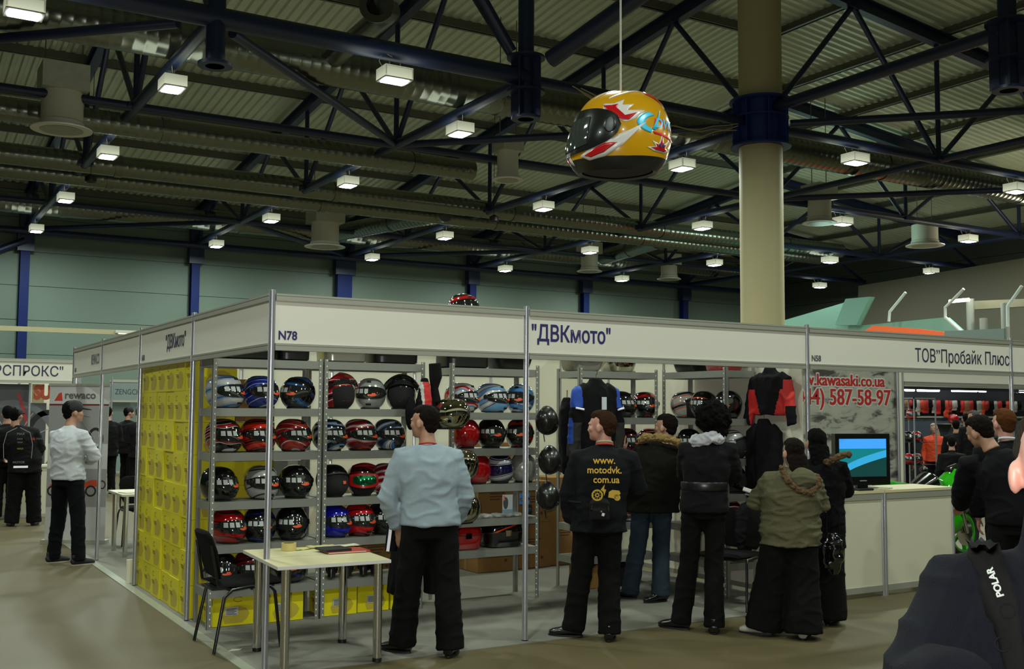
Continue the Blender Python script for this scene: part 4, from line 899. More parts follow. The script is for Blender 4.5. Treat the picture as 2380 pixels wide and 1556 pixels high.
gpatch(az([(2.24, -0.34), (2.29, -0.26), (2.34, -0.32), (2.40, -0.24), (2.46, -0.34), (2.40, -0.30), (2.34, -0.37), (2.29, -0.31)]), .0036, mat('badge_blue', '1c2a6a', .4), 'badge_zigzag')
top = gc+Vector((0, 0, (HH+.128)*K*1.13-.01))
mb = MB(); mb.tube([top+Vector((0, 0, k*.12)) for k in range(60)], .011, 8); tag(mb.build('rope', mat('white_rope', 'b0aca0', .8, bump=.6, bscale=90), None, True), 'white rope holding the giant helmet', 'rope')
# ================================================================ PEOPLE
skin = mat('skin', '9c735c', .5, var=.08, scale=25); skin2 = mat('skin_pink', 'a87868', .5, var=.08, scale=25)
HB = mat('hair_dark_brown', '120b07', .9, spec=.1, bump=.6, bscale=180, stretch=(1, 1, .15)); HB2 = mat('hair_brown', '2e1b0e', .9, spec=.1, bump=.6, bscale=180, stretch=(1, 1, .15)); HK = mat('hair_black', '080606', .9, spec=.1, bump=.7, bscale=160, stretch=(1, 1, .15)); HG = mat('hair_grey', '4c4a44', .9, spec=.1, bump=.6, bscale=180)
eye_w = mat('eye_white', 'b8b4ac', .2); eye_d = mat('eye_dark', '1a120c', .1)
bk = mat('black_cloth', '070708', .9, bump=.25, bscale=220, spec=.2); bk2 = mat('black_trousers', '070706', .92, spec=.15, bump=.2, bscale=220); shoe_m = mat('black_leather_shoe', '0a0908', .25, coat=.3)
def head_mb(mb, M, s=1.):
    mb.T = M @ Matrix.Scale(s, 4)
    mb.ell((0, -.008, .02), (.076, .097, .1), 24, 16); mb.ell((0, .035, -.045), (.058, .062, .068), 20, 12); mb.ell((0, .06, -.085), (.034, .034, .026), 14, 8)
    mb.ell((0, .083, .02), (.052, .018, .014), 14, 8); mb.ell((.0, .078, -.05), (.026, .022, .014), 12, 8)
    mb.tube([(0, .09, .015), (0, .096, -.012), (0, .101, -.027), (0, .088, -.034)], [.010, .011, .0125, .010], 10)
    for q in (-1, 1):
        mb.ell((q*.04, .062, -.02), (.026, .028, .024), 12, 8); mb.ell((q*.083, -.004, -.016), (.012, .021, .032), 12, 8, Matrix.Rotation(-q*.35, 3, 'Z')); mb.ell((q*.012, .1, -.03), (.009, .01, .008), 8, 6)
    mb.tube([(0, -.018, -.04), (0, -.025, -.11), (0, -.03, -.16)], [(.056, .056), (.056, .058), (.06, .07)], 16)
    mb.T = None
def hand_mb(mb, w, d, n, side, curl=.5, spread=1., s=1., r=.0088):     # wrist, finger direction, palm normal
    d = Vector(d).normalized(); n = Vector(n); n = (n-d*n.dot(d)).normalized(); x = d.cross(n)*side
    M = Matrix((x, d, n)).transposed().to_4x4(); M.translation = Vector(w); mb.T = M @ Matrix.Scale(s, 4)
    mb.tube([(0, -.03, 0), (0, .0, 0), (0, .03, 0), (0, .07, .0), (0, .088, .003)], [(.026, .02), (.028, .019), (.036, .0155), (.041, .0145), (.039, .0125)], 14) if 0 else mb.ell((0, .045, 0), (.041, .052, .0155), 16, 10)
    mb.ell((0, .0, 0), (.027, .035, .019), 12, 8)
    for k, (fx, L_) in enumerate([(-.033, .07), (-.0115, .08), (.0105, .075), (.031, .058)]):
        a = 0; p = Vector((fx, .082-.004*abs(k-1), 0)); pts = [Vector((fx*.8, .05, 0)), p.copy()]; sp = fx*2.2*spread
        for seg, f in enumerate((.45, .3, .25)):
            a += curl*(.55+.25*seg)+.05*k*curl; p = p+Vector((sp*.25, cos(a), sin(a)))*L_*f; pts.append(p.copy())
        mb.tube(pts, [r*1.1, r*1.1, r, r*.93, r*.75], 10)
    a0 = Vector((-.026, .012, .004)); mb.tube([a0, a0+Vector((-.026, .028, .012)), a0+Vector((-.034, .056, .022)), a0+Vector((-.030, .078, .028))], [r*1.6, r*1.35, r*1.1, r*.85], 10)
    mb.T = None
def shoe(p, toe, parent, mt, sole=None, L_=.27, name='shoe', heel=0):
    d = Vector((toe[0], toe[1], 0)).normalized(); x = Vector((d.y, -d.x, 0))
    M = Matrix((x, d, Vector((0, 0, 1)))).transposed().to_4x4(); M.translation = Vector((p[0], p[1], 0))
    mb = MB(); mb.T = M; a = L_*.28
    mb.tube([(0, -a, .035), (0, -a*.5, .05), (0, .02, .05), (0, L_*.35, .036), (0, L_*.55, .03), (0, L_*.69, .024)], [(.034, .03), (.037, .045), (.038, .05), (.045, .034), (.042, .028), (.026, .018)], 16)
    mb.tube([(0, -a*.45, .05), (0, -a*.4, .12)], [.042, .046], 14); o = fuse(mb, name, mt, parent, .008, 4)
    def fl_(me):
        for v in me.vertices: v.co.z = max(v.co.z, .006)
    fl_(o.data)
    mb = MB(); mb.T = M; out = []
    for k in range(24):
        t_ = 2*pi*k/24; yy = cos(t_); w_ = .045-.008*(yy < 0)*abs(yy); out.append((sin(t_)*w_*(1-.25*max(0, yy)**3), L_*.215+yy*L_*.5))
    mb.prism(out, .0005, .014); mb.build(name.replace('shoe', 'sole') if 'shoe' in name else 'sole', sole or mat('shoe_sole', '090909', .6), o)
    return o
def V3(*a): return Vector(a)
def person(label, loc, rz, group=None, s=1., skinm=None, vox=.0085, **P):
    t = thing('person', label, 'person', (loc[0], loc[1], loc[2] if len(loc) > 2 else .0), rz, group)
    g = lambda k, d: P.get(k, d)
    hip = V3(*g('hip', (0, 0, .93*s))); chest = V3(*g('chest', (hip.x, hip.y, 1.25*s))); nk = V3(*g('neck', (chest.x, chest.y, 1.46*s))); hd = V3(*g('head', (nk.x, nk.y+.02, nk.z+.17*s)))
    sw = g('sw', .185*s); hw = g('hw', .09*s); bulk = g('bulk', .03); tb = g('tbulk', .02)
    lean = g('shoulder_dir', (1, 0)); sd = V3(lean[0], lean[1], 0).normalized()
    shl, shr = nk-sd*sw+V3(0, 0, -.092*s), nk+sd*sw+V3(0, 0, -.092*s)
    el, wl = V3(*g('el', (shl.x-.05, shl.y, shl.z-.29*s))), V3(*g('wl', (shl.x-.05, shl.y+.06, shl.z-.55*s)))
    er, wr_ = V3(*g('er', (shr.x+.05, shr.y, shr.z-.29*s))), V3(*g('wr', (shr.x+.05, shr.y+.06, shr.z-.55*s)))
    al, ar = V3(*g('al', (-.1, 0, .09))), V3(*g('ar', (.1, 0, .09)))
    hl, hr = hip-sd*hw+V3(0, 0, -.02), hip+sd*hw+V3(0, 0, -.02)
    kl, kr = V3(*g('kl', tuple((hl+al)/2+V3(0, .02, .02)))), V3(*g('kr', tuple((hr+ar)/2+V3(0, .02, .02))))
    tl, tr = g('tl', (-.15, 1)), g('tr', (.15, 1))
    HM_ = Matrix.Translation(hd) @ Matrix.Rotation(g('hyaw', 0), 4, 'Z') @ Matrix.Rotation(g('hpitch', 0), 4, 'X') @ Matrix.Rotation(g('hroll', 0), 4, 'Y')
    # body
    mb = MB(); head_mb(mb, HM_, g('hs', s))
    def torso(mb, b, lo=None, wd=1., hem=0., sleeves=True, slv=1., cuff=.0):
        q = lambda f: hip.lerp(chest, f)
        st = [(hip+V3(0, 0, -.06), (.105+b, .15*wd+b)), (hip, (.115+b, .165*wd+b)), (q(.5), (.105+b, .148*wd+b)), (chest, (.118+b, .172*wd+b)), (chest.lerp(nk, .5), (.113+b*.8, .172*wd+b*.7)), (chest.lerp(nk, .78), (.092+b*.5, .125*wd+b*.4)), (nk+V3(0, 0, -.005), (.06+b*.3, .085+b*.3))]
        if lo is not None: st = [(V3(hip.x, hip.y, lo), (.115+b+hem, .165*wd+b+hem))]+[x for x in st if x[0].z > lo+.03]
        st = [(p, (r[0]*s, r[1]*s)) for p, r in st]
        mb.tube([a for a, _ in st], [r for _, r in st], 28)
    torso(mb, 0)
    for S_, E_, W_, hd_, sg in ((shl, el, wl, g('hdl', None), -1), (shr, er, wr_, g('hdr', None), 1)):
        mb.tube([S_+sd*(-sg*.05), S_, S_.lerp(E_, .5), E_, E_.lerp(W_, .3), W_], [x*s for x in (.05, .056, .047, .040, .042, .027)], 14)
        hx = hd_ or (tuple((W_-E_).normalized()), (-sg*1., 0, 0), .45)
        hand_mb(mb, W_, hx[0], hx[1], -sg, hx[2], 1., s)
    for H_, K_, A_2, tt in ((hl, kl, al, tl), (hr, kr, ar, tr)):
        mb.tube([H_, H_.lerp(K_, .4), K_, K_.lerp(A_2, .35), A_2], [x*s for x in (.082, .074, .053, .053, .037)], 14)
        d = V3(tt[0], tt[1], 0).normalized(); mb.tube([A_2+V3(0, 0, -.02)-d*.03, V3(A_2.x, A_2.y, .045)+d*.06, V3(A_2.x, A_2.y, .035)+d*.13], [.035, .03, .02], 10)
    fuse(mb, 'body', skinm or skin, t, g('bvox', vox), 2)
    for q in (-1, 1):
        mb = MB(); mb.T = HM_; mb.ell((q*.031, .081, .002), (.012, .009, .007), 10, 8); e = mb.build('eye', eye_w, t, True)
        mb = MB(); mb.T = HM_; mb.ell((q*.031, .0885, .002), (.0055, .003, .0055), 8, 6); mb.build('iris', eye_d, e, True)
    # hair
    hk = g('hair', 'short'); hm = g('hairm', HB)
    if hk:
        mb = MB(); mb.T = HM_ @ Matrix.Scale(g('hs', s), 4)
        if hk in ('short', 'long'):
            mb.ell((0, -.036, .034), (.0795, .088, .092), 24, 14); mb.ell((0, -.004, .078), (.068, .09, .053), 20, 10); mb.ell((0, -.058, -.022), (.064, .05, .06), 16, 10)
        if hk == 'long':
            mb.ell((0, -.045, -.04), (.082, .068, .10), 18, 10)
            mb.tube([(0, -.07, -.03), (.0, -.085, -.14), (.01, -.09, -.24), (.02, -.085, -.33), (.03, -.07, -.40)], [(.05, .085), (.045, .09), (.04, .08), (.03, .055), (.012, .02)], 16)
        if hk == 'curly':
            for k in range(46):
                a = k*2.4; z = 1-2*(k+.5)/46; r_ = sqrt(1-z*z)
                if z < -.55: continue
                p = V3(cos(a)*r_*.105, sin(a)*r_*.10-.035, z*.105+.015)
                if p.y > .03 and z < .5: continue
                mb.ell(p, (.045, .045, .045), 10, 6)
            mb.ell((0, -.035, .01), (.12, .11, .12), 18, 10); mb.ell((.02, -.06, -.09), (.1, .07, .07), 14, 8)
        fuse(mb, 'hair', hm, t, .008, 3, wob=.006 if hk != 'curly' else .016, wsc=45)
    # clothes
    tm = g('top', bk); lo = g('hem', hip.z-.05); wd = g('wd', 1.)
    mb = MB(); torso(mb, bulk, lo, wd, g('flare', 0))
    ab = g('abulk', .016)
    for S_, E_, W_, sg in ((shl, el, wl, -1), (shr, er, wr_, 1)):
        c_ = E_.lerp(W_, g('slv', .93))
        mb.tube([S_+sd*(-sg*.07)+V3(0, 0, .0), S_+V3(0, 0, .0), S_.lerp(E_, .5), E_, E_.lerp(c_, .4), E_.lerp(c_, .85), c_], [x*s+ab for x in (.06, .062, .053, .05, .05, .043, .036)], 16)
    if g('collar', 1): mb.tube([nk+V3(0, -.01, -.05), nk+V3(0, -.012, g('colh', .02))], [(.075, .085), (.062, .064)], 18)
    if g('hood', 0): mb.ell(nk+V3(0, -.13, -.06), (.15, .075, .10), 18, 10)
    topo = fuse(mb, g('topname', 'jacket'), tm, t, .0115, 4, fold=g('fold', .007), fsc=g('fsc', (6, 6, 11)), wob=.004, wsc=9)
    mb = MB(); pb = tb
    mb.tube([hip+V3(0, 0, -.12), hip+V3(0, 0, .0), hip+V3(0, 0, .08)], [((.105+pb)*s, (.155+pb)*s), ((.112+pb)*s, (.162+pb)*s), ((.10+pb)*s, (.145+pb)*s)], 24)
    lb = g('legb', 0)
    for H_, K_, A_2 in ((hl, kl, al), (hr, kr, ar)):
        mb.tube([H_+V3(0, 0, .03), H_.lerp(K_, .35), K_, K_.lerp(A_2, .5), V3(A_2.x, A_2.y, g('trz', .045))], [(.088+pb)*s, (.08+pb)*s, (.066+pb+lb*.3)*s, (.06+pb+lb*.7)*s, (.058+pb+lb)*s], 16)
    fuse(mb, 'trousers', g('bot', bk2), t, .0115, 4, fold=.007, fsc=(7, 7, 9))
    sm = g('shoes', shoe_m)
    shoe(al, tl, t, sm, g('solem', None)); shoe(ar, tr, t, sm, g('solem', None))
    return t, topo, HM_, nk
def project(o, target, d, off=.004):             # press a flat print onto a garment along direction d (local space)
    from mathutils.bvhtree import BVHTree
    bm = bmesh.new(); bm.from_mesh(target.data); bv = BVHTree.FromBMesh(bm); bm.free(); M = o.matrix_local; Mi = M.inverted(); d = Vector(d)
    b2 = bmesh.new(); b2.from_mesh(o.data); bmesh.ops.triangulate(b2, faces=b2.faces); bmesh.ops.subdivide_edges(b2, edges=[e for e in b2.edges if e.calc_length() > .02], cuts=1); b2.to_mesh(o.data); b2.free()
    for v in o.data.vertices:
        p = M @ v.co; h = bv.ray_cast(p-d*.6, d, 1.2)
        if h[0]: v.co = Mi @ (h[0]-d*off)
def face_cam(loc): return math.atan2(loc[1]-CAM.y, loc[0]-CAM.x)-pi/2     # heading away from the camera
CP = .006
# --- man in the grey sweater
L1 = (1.16, -.03); r1 = face_cam(L1)
grey_sw = mat('grey_fleece', '85929a', .95, var=.06, scale=40, bump=.3, bscale=300, spec=.2)
t, sw, Mh, nk = person('short haired man in a light grey sweater and wide black trousers, standing by the table', (*L1, CP), r1, hip=(.02, 0, .93), chest=(.01, 0, 1.24), neck=(.0, .0, 1.475), head=(-.03, .03, 1.63), hyaw=radians(58), sw=.175, top=grey_sw, topname='sweater', hem=.90, bulk=.05, abulk=.024, wd=1.02, colh=.0,
    el=(-.285, .02, 1.10), wl=(-.20, .12, .86), er=(.265, .04, 1.10), wr=(.20, .22, .90), al=(-.17, .06, .08), tl=(-.75, .5), ar=(.17, -.07, .08), tr=(.25, .9), kl=(-.125, .05, .5), kr=(.145, 0, .5), tbulk=.022, legb=.02, fold=.009, hw=.095, hdl=((.1, .1, -1), (.3, .6, 0), .3))
MB().tube([nk+V3(.062*cos(a), -.012+.062*sin(a), .0+.012*sin(a+pi)) for a in [k*2*pi/24 for k in range(25)]], .007, 6).build('red_lanyard', mat('red_ribbon', 'a02018', .6), t, True)
cb2 = MB(); cb2.tube([(-.1, .22, .90), (-.14, .27, .78), (-.16, .28, .55), (-.17, .27, .36)], [(.04, .12), (.055, .17), (.055, .19), (.04, .19)], 18); cb2.tube([(.03, .24, .85), (.04, .26, .6), (.045, .26, .38)], [(.05, .08), (.05, .08), (.04, .07)], 14)
co = thing('jacket', 'black jacket with a white reflective strip carried by the man in grey', 'jacket', (*L1, CP), r1); o = fuse(cb2, 'cloth', bk, co, .012, 4, fold=.012, fsc=(9, 9, 5))
refl = mat('reflective_strip', 'dfe0e6', .3, emit=1.1)
m2 = MB(); pts = [(-.265, .13, .93), (-.262, .13, .88), (-.268, .13, .82), (-.275, .13, .76), (-.282, .13, .70)]
for k in range(4): m2.beam(pts[k], pts[k+1], .022, .006, (0, 1, 0))
m2.T = None; m2.build('reflective_strip', mat('reflective_white', 'f4f4fa', .35), co); MB().tube([(-.25, .17, .9), (-.26, .17, .7)], [(.04, .04), (.04, .045)], 12).build('sleeve', bk, co, True)
# --- man with the yellow print
L2 = (2.47, -.13); r2 = face_cam(L2)
t, jk, Mh, nk = person('man in a black sweatshirt with yellow print on the back, looking left', (*L2, CP), r2, hip=(.09, 0, .93), chest=(.12, -.01, 1.22), neck=(.14, 0, 1.445), head=(.115, .02, 1.60), hyaw=radians(72), sw=.19, top=mat('black_sweatshirt', '07080b', .92, spec=.2, bump=.25, bscale=260), topname='sweatshirt', hem=.80, bulk=.05, abulk=.024, wd=1.05, hairm=HB2, skinm=skin2,
    el=(-.135, .0, 1.10), wl=(-.115, .06, .85), er=(.40, .06, 1.12), wr=(.33, .26, 1.05), hdl=((.15, .1, -1), (.9, .3, 0), .35), al=(-.10, .02, .08), tl=(-1, .15), ar=(.175, -.08, .08), tr=(.1, 1), kl=(-.035, .03, .5), kr=(.175, 0, .5), tbulk=.016, legb=.014)
yel_p = mat('yellow_print', 'c69a1e', .6); yel_p2 = mat('yellow_print_dark', 'a58712', .6)
back = lambda x, z: face_mtx((x, -.4, z), (1, 0, 0))
for s_, x, z, h_ in (('www.', .05, 1.335, .075), ('motodvk.', .005, 1.265, .072), ('com.ua', .05, 1.195, .072)):
    o = text(s_, h_, yel_p, t, back(x, z), 'back_print', .92, .001); project(o, jk, (0, 1, 0))
mb = MB(); fb = lambda a, b: (a, -.4, b)
ring(mb, fb, .08, 1.105, .03, .03, .012, 18); ring(mb, fb, .08, 1.105, .008, .008, .008, 10); ring(mb, fb, .225, 1.09, .008, .008, .016, 12)
for q in range(8): i = mb.av([fb(.08+.01*cos(q*.785), 1.105+.01*sin(q*.785)), fb(.08+.034*cos(q*.785+.08), 1.105+.034*sin(q*.785+.08)), fb(.08+.034*cos(q*.785-.08), 1.105+.034*sin(q*.785-.08))]); mb.af([i, i+1, i+2])
for pl in ([(.105, 1.145), (.135, 1.185), (.13, 1.15), (.145, 1.145), (.13, 1.10), (.125, 1.13)], [(.16, 1.09), (.165, 1.13), (.19, 1.145), (.24, 1.14), (.25, 1.12), (.235, 1.10), (.225, 1.075), (.19, 1.085)]): i = mb.av([fb(*q) for q in pl]); mb.af([i+k for k in range(len(pl))])
o = mb.build('motorcycle_print', yel_p2, t); project(o, jk, (0, 1, 0))
MB().tube([nk+V3(.066*cos(a), -.012+.066*sin(a), .012-.014*sin(a)) for a in [k*2*pi/24 for k in range(25)]], .008, 6).build('red_neckband', mat('red_ribbon'), t, True)
MB().tube([nk+V3(.06*cos(a), -.012+.06*sin(a), .03-.014*sin(a)) for a in [k*2*pi/24 for k in range(25)]], .010, 6).build('beige_collar', mat('beige_knit', '8f8468', .8), t, True)
bg = thing('waist_bag', 'black waist bag with a white tag below the yellow back print', 'bag', (*L2, CP), r2)
mb = MB(); mb.box((.025, -.27, .905), (.175, -.19, 1.04)); mb.ell((.10, -.23, 1.03), (.078, .04, .045), 18, 10); mb.box((.045, -.285, .915), (.155, -.2, .99)); bo = fuse(mb, 'bag_body', mat('nylon_black', '0c0b0a', .85, spec=.2, bump=.3, bscale=300), bg, .008, 3)
MB().tube([(.1+.24*cos(a), -.0+.22*sin(a), 1.03) for a in [-pi*.5-.6+k*(-.15) for k in range(8)]], .012, 6).build('belt', mat('nylon_black'), bg); MB().cb((.125, -.297, .955), (.02, .003, .022), 0, 0, .3).build('white_tag', mat('white_tag', 'b8bcc0', .4), bg); MB().cb((.112, -.298, .978), (.01, .003, .01)).build('badge', mat('bag_badge', '9c5a30', .4), bg)
for k in (-1, 1): MB().tube([(.1+k*.06, -.28, 1.02), (.1+k*.065, -.275, .98)], .003, 5).build('zip_pull', chr_m, bg)
# --- man in jeans with fur hood
L3 = (3.87, .92); r3 = face_cam(L3)
jeans = mat('blue_jeans', '222d36', .85, spec=.15, var=.3, scale=7, bump=.25, bscale=250); olive = mat('dark_olive_parka', '0f0d08', .9, spec=.12, var=.1, scale=5)
fur = mat('fur_light_brown', '80683a', .95, var=.45, scale=40, bump=1, bscale=70); fur2 = mat('fur_brown', '503a1e', .95, var=.5, scale=40, bump=1, bscale=70)
t, jk, Mh, nk = person('man in blue jeans and a dark parka with a fur trimmed hood, raising his hand', (*L3, CP), r3, hip=(.06, 0, .93), chest=(.12, .02, 1.22), neck=(.17, .04, 1.43), head=(.185, .07, 1.575), hyaw=radians(60), sw=.19, top=olive, topname='parka', hem=.80, bulk=.07, abulk=.035, wd=1.1, bot=jeans, hairm=HB, hs=.98, colh=.0,
    el=(-.13, .26, 1.17), wl=(-.20, .42, 1.33), hdl=((0, .25, 1), (1, 0, 0), .15), er=(.42, .1, 1.1), wr=(.33, .3, 1.05), al=(-.15, .06, .08), tl=(-.8, .4), ar=(.13, -.05, .08), tr=(-.5, -.4), kl=(-.07, .03, .5), kr=(.14, .03, .5), tbulk=.012, legb=.014)
def furband(t, pts, r, mt, name='fur_trim'):
    mb = MB(); rnd = random.Random(5)
    for k in range(len(pts)-1):
        a, b = Vector(pts[k]), Vector(pts[k+1]); n = max(2, int((b-a).length/.014))
        for q in range(n):
            p = a.lerp(b, q/n)+V3(*[rnd.uniform(-.006, .006) for _ in range(3)]); mb.ell(p, (r*rnd.uniform(.8, 1.15),)*3, 8, 6)
    return fuse(mb, name, mt, t, .007, 1, wob=.012, wsc=55)
furband(t, [nk+V3(-.21, .0, .02), nk+V3(-.17, -.10, .05), nk+V3(-.05, -.17, .06), nk+V3(.08, -.17, .03), nk+V3(.17, -.12, -.03), nk+V3(.17, -.05, -.06)], .034, fur)
# --- woman in black with white scarf
L4 = (3.39, -.34); r4 = face_cam(L4)
t, jk, Mh, nk = person('woman in black with dark curly hair and a white scarf', (*L4, 0), r4, hip=(.06, 0, 1.0), chest=(.08, 0, 1.30), neck=(.09, .0, 1.51), head=(.13, .03, 1.66), hyaw=radians(10), sw=.165, hair='curly', hairm=HK, hem=.93, bulk=.03, abulk=.018, wd=.98, bot=bk2,
    el=(-.09, .12, 1.24), wl=(-.10, .34, 1.20), er=(.30, .08, 1.22), wr=(.2, .28, 1.16), al=(-.13, .04, .1), tl=(-.9, .35), ar=(.13, -.07, .1), tr=(.0, 1), kl=(-.06, .03, .53), kr=(.135, .0, .53), tbulk=.004, legb=.02, hdl=((-.2, .6, .5), (1, 0, 0), .5))
mb = MB(); mb.tube([nk+V3(.105*cos(a), -.0+.10*sin(a), -.005+.022*sin(a*3)+.03*cos(a)) for a in [k*2*pi/28 for k in range(29)]], [(.032, .045)]*29, 12); mb.ell(nk+V3(-.05, -.1, -.02), (.09, .03, .035), 12, 8); mb.ell(nk+V3(.06, -.11, .0), (.08, .03, .035), 12, 8)
fuse(mb, 'white_scarf', mat('white_scarf_cloth', 'a9a8ac', .85), t, .009, 2, fold=.014, fsc=(16, 16, 22), wob=.008, wsc=25)
MB().tube([V3(.065+.185*cos(a), .145*sin(a), 1.14) for a in [k*2*pi/32 for k in range(33)]], [(.005, .032)]*33, 8).build('belt', mat('shiny_belt', '141417', .3), t, True)
o = MB().cb((0, 0, 0), (.05, .012, .10), 0, .4).build('mobile_phone', mat('phone_red', 'a01220', .3)); o.location = Matrix.Translation((*L4, 0)) @ Matrix.Rotation(r4, 4, 'Z') @ V3(-.10, .42, 1.21); tag(o, 'red mobile phone in the hand of the woman in black', 'phone')
# --- girl in khaki jacket
L5 = (3.82, -.80); r5 = face_cam(L5)
khaki = mat('khaki_cotton', '504d38', .9, spec=.15, var=.1, scale=9, bump=.35, bscale=30)
t, jk, Mh, nk = person('girl in a khaki jacket with fur trimmed hood and wide black trousers, holding papers', (*L5, 0), r5, s=.88, hip=(.09, 0, .80), chest=(.10, .0, 1.06), neck=(.10, .02, 1.27), head=(.12, .06, 1.405), hs=.93, hyaw=radians(28), hpitch=-.1, sw=.155, top=khaki, hem=.70, bulk=.085, abulk=.03, wd=1.12, hair='long', hairm=HB, fold=.014, fsc=(5, 5, 18),
    el=(-.17, .10, 1.0), wl=(-.12, .32, 1.02), er=(.33, .10, 1.0), wr=(.22, .30, 1.0), al=(-.12, .02, .08), tl=(-.9, .2), ar=(.18, -.06, .08), tr=(.15, 1), kl=(-.06, .02, .42), kr=(.18, 0, .42), tbulk=.065, legb=.045, shoes=mat('white_sneaker', '9d998c', .6), trz=.04)
furband(t, [nk+V3(-.07, -.13, .02), nk+V3(-.02, -.17, -.07), nk+V3(.06, -.185, -.14), nk+V3(.15, -.18, -.155), nk+V3(.20, -.15, -.10), nk+V3(.20, -.10, -.03)], .023, fur2)
mb = MB(); mb.ell(nk+V3(.09, -.12, -.06), (.11, .06, .09), 18, 10); fuse(mb, 'hood', khaki, t, .01, 3, fold=.01)
Mw = lambda L_, r_, p: (Matrix.Translation((*L_, 0)) @ Matrix.Rotation(r_, 4, 'Z')) @ Vector(p)
for i, (dz, c, l) in enumerate(((0, 'b5b2aa', 'white booklet held by the girl in khaki, upper one'), (-.03, '8d8f94', 'pale leaflet held by the girl in khaki, under the booklet'))):
    o = MB().cb((0, 0, 0), (.22, .15, .008)).build('paper', mat('booklet_'+c, c, .5)); o.location = Mw(L5, r5, (-.17+.02*i, .36, 1.065+dz)); o.rotation_euler = (.1, .3, r5); tag(o, l, 'paper')
# --- girl in black coat
L6 = (4.44, -.62); r6 = face_cam(L6)
t, jk, Mh, nk = person('girl in a black coat with fur trim and long dark hair, standing before the counter', (*L6, 0), r6, s=.92, hip=(.02, 0, .84), chest=(.02, .0, 1.12), neck=(.02, .02, 1.34), head=(0, .04, 1.47), hs=.96, hyaw=radians(20), hpitch=-.08, sw=.16, top=mat('black_coat', '070707', .9, spec=.12, bump=.3, bscale=60), topname='coat', hem=.62, bulk=.055, abulk=.03, wd=1.05, hair='long', hairm=HK,
    el=(-.24, .1, 1.03), wl=(-.12, .3, 1.05), er=(.23, .12, 1.08), wr=(.13, .3, 1.1), al=(-.07, .02, .08), ar=(.09, 0, .08), tl=(-.2, 1), tr=(.3, .9), tbulk=.05, legb=.04)
furband(t, [nk+V3(.06, -.14, -.02), nk+V3(.15, -.15, .02), nk+V3(.21, -.12, .05), nk+V3(.25, -.05, .05)], .026, fur2)
hb = thing('handbag', 'shiny black handbag hanging beside the girl in the black coat', 'bag', Mw(L6, r6, (.12, -.2, .50)), r6)
mb = MB(); mb.ell((0, 0, .1), (.085, .05, .17), 16, 10); fuse(mb, 'bag_body', mat('patent_leather', '0c0c0c', .12, coat=1), hb, .009, 2, fold=.012, wob=.01, wsc=20); MB().tube([(-.05, 0, .24), (-.05, .03, .42), (0, .06, .5), (.05, .03, .42), (.05, 0, .24)], .006, 6).build('strap', mat('patent_leather'), hb)
# --- man in white shirt and cap
L7 = (-.35, 5.89); r7 = radians(36)-pi/2
inv = Matrix.Rotation(-r7, 4, 'Z')
fl_ = lambda w_: inv @ V3(w_[0]-L7[0], w_[1]-L7[1], .08)
wsh = mat('white_shirt_cotton', 'a9abb0', .8, bump=.2, bscale=50)
t, jk, Mh, nk = person('man in a white shirt, black cap and black jeans, in profile beside the left post', (*L7, 0), r7, s=1.04, hip=(0, 0, .98), chest=(0, -.02, 1.29), neck=(0, .0, 1.51), head=(0, .05, 1.68), hyaw=radians(-28), sw=.185, top=wsh, topname='shirt', hem=.93, bulk=.038, abulk=.02, wd=.97, hairm=HK, fold=.010,
    el=(-.27, .12, 1.20), wl=(.02, .26, 1.18), er=(.27, .12, 1.18), wr=(-.02, .27, 1.14), al=tuple(fl_((-.45, 6.05))), ar=tuple(fl_((-.24, 5.72))), tl=(.35, 1), tr=(.35, 1), bot=mat('black_jeans', '07080b', .92, spec=.12), tbulk=.012, legb=.0, shoes=mat('black_canvas', '15121a', .8), solem=mat('white_rubber_sole', '9c9484', .6))
def cap(t, M, mt, brim=1, s=1.04):
    mb = MB(); mb.T = M @ Matrix.Scale(s, 4); mb.ell((0, -.008, .045), (.088, .106, .088), 24, 12)
    if brim: mb.ell((0, .125, .035), (.065, .07, .008), 18, 8, Matrix.Rotation(-.15, 3, 'X'))
    return fuse(mb, 'cap' if brim else 'knit_hat', mt, t, .007, 3)
cap(t, Mh, mat('black_cap_cloth', '0a090c', .8)); 
o = MB().cb((0, 0, 0), (.03, .003, .014)).build('cap_badge', mat('green_badge', '5c7a5a', .5), t); o.matrix_local = Mh @ Matrix.Translation((-.02, -.112, .05)); o2 = text('REWACO', .032, mat('grey_lettering'), t, face_mtx((-.07, -.4, 1.38), (1, 0, 0)), 'back_print', .9); project(o2, jk, (0, 1, 0))
mb = MB(); i = mb.av([(-.135, -.4, 1.375), (-.08, -.4, 1.375), (-.09, -.4, 1.40), (-.115, -.4, 1.405)]); mb.af([i, i+1, i+2, i+3]); o = mb.build('red_logo', mat('logo_red', 'a02a20', .5), t); project(o, jk, (0, 1, 0))
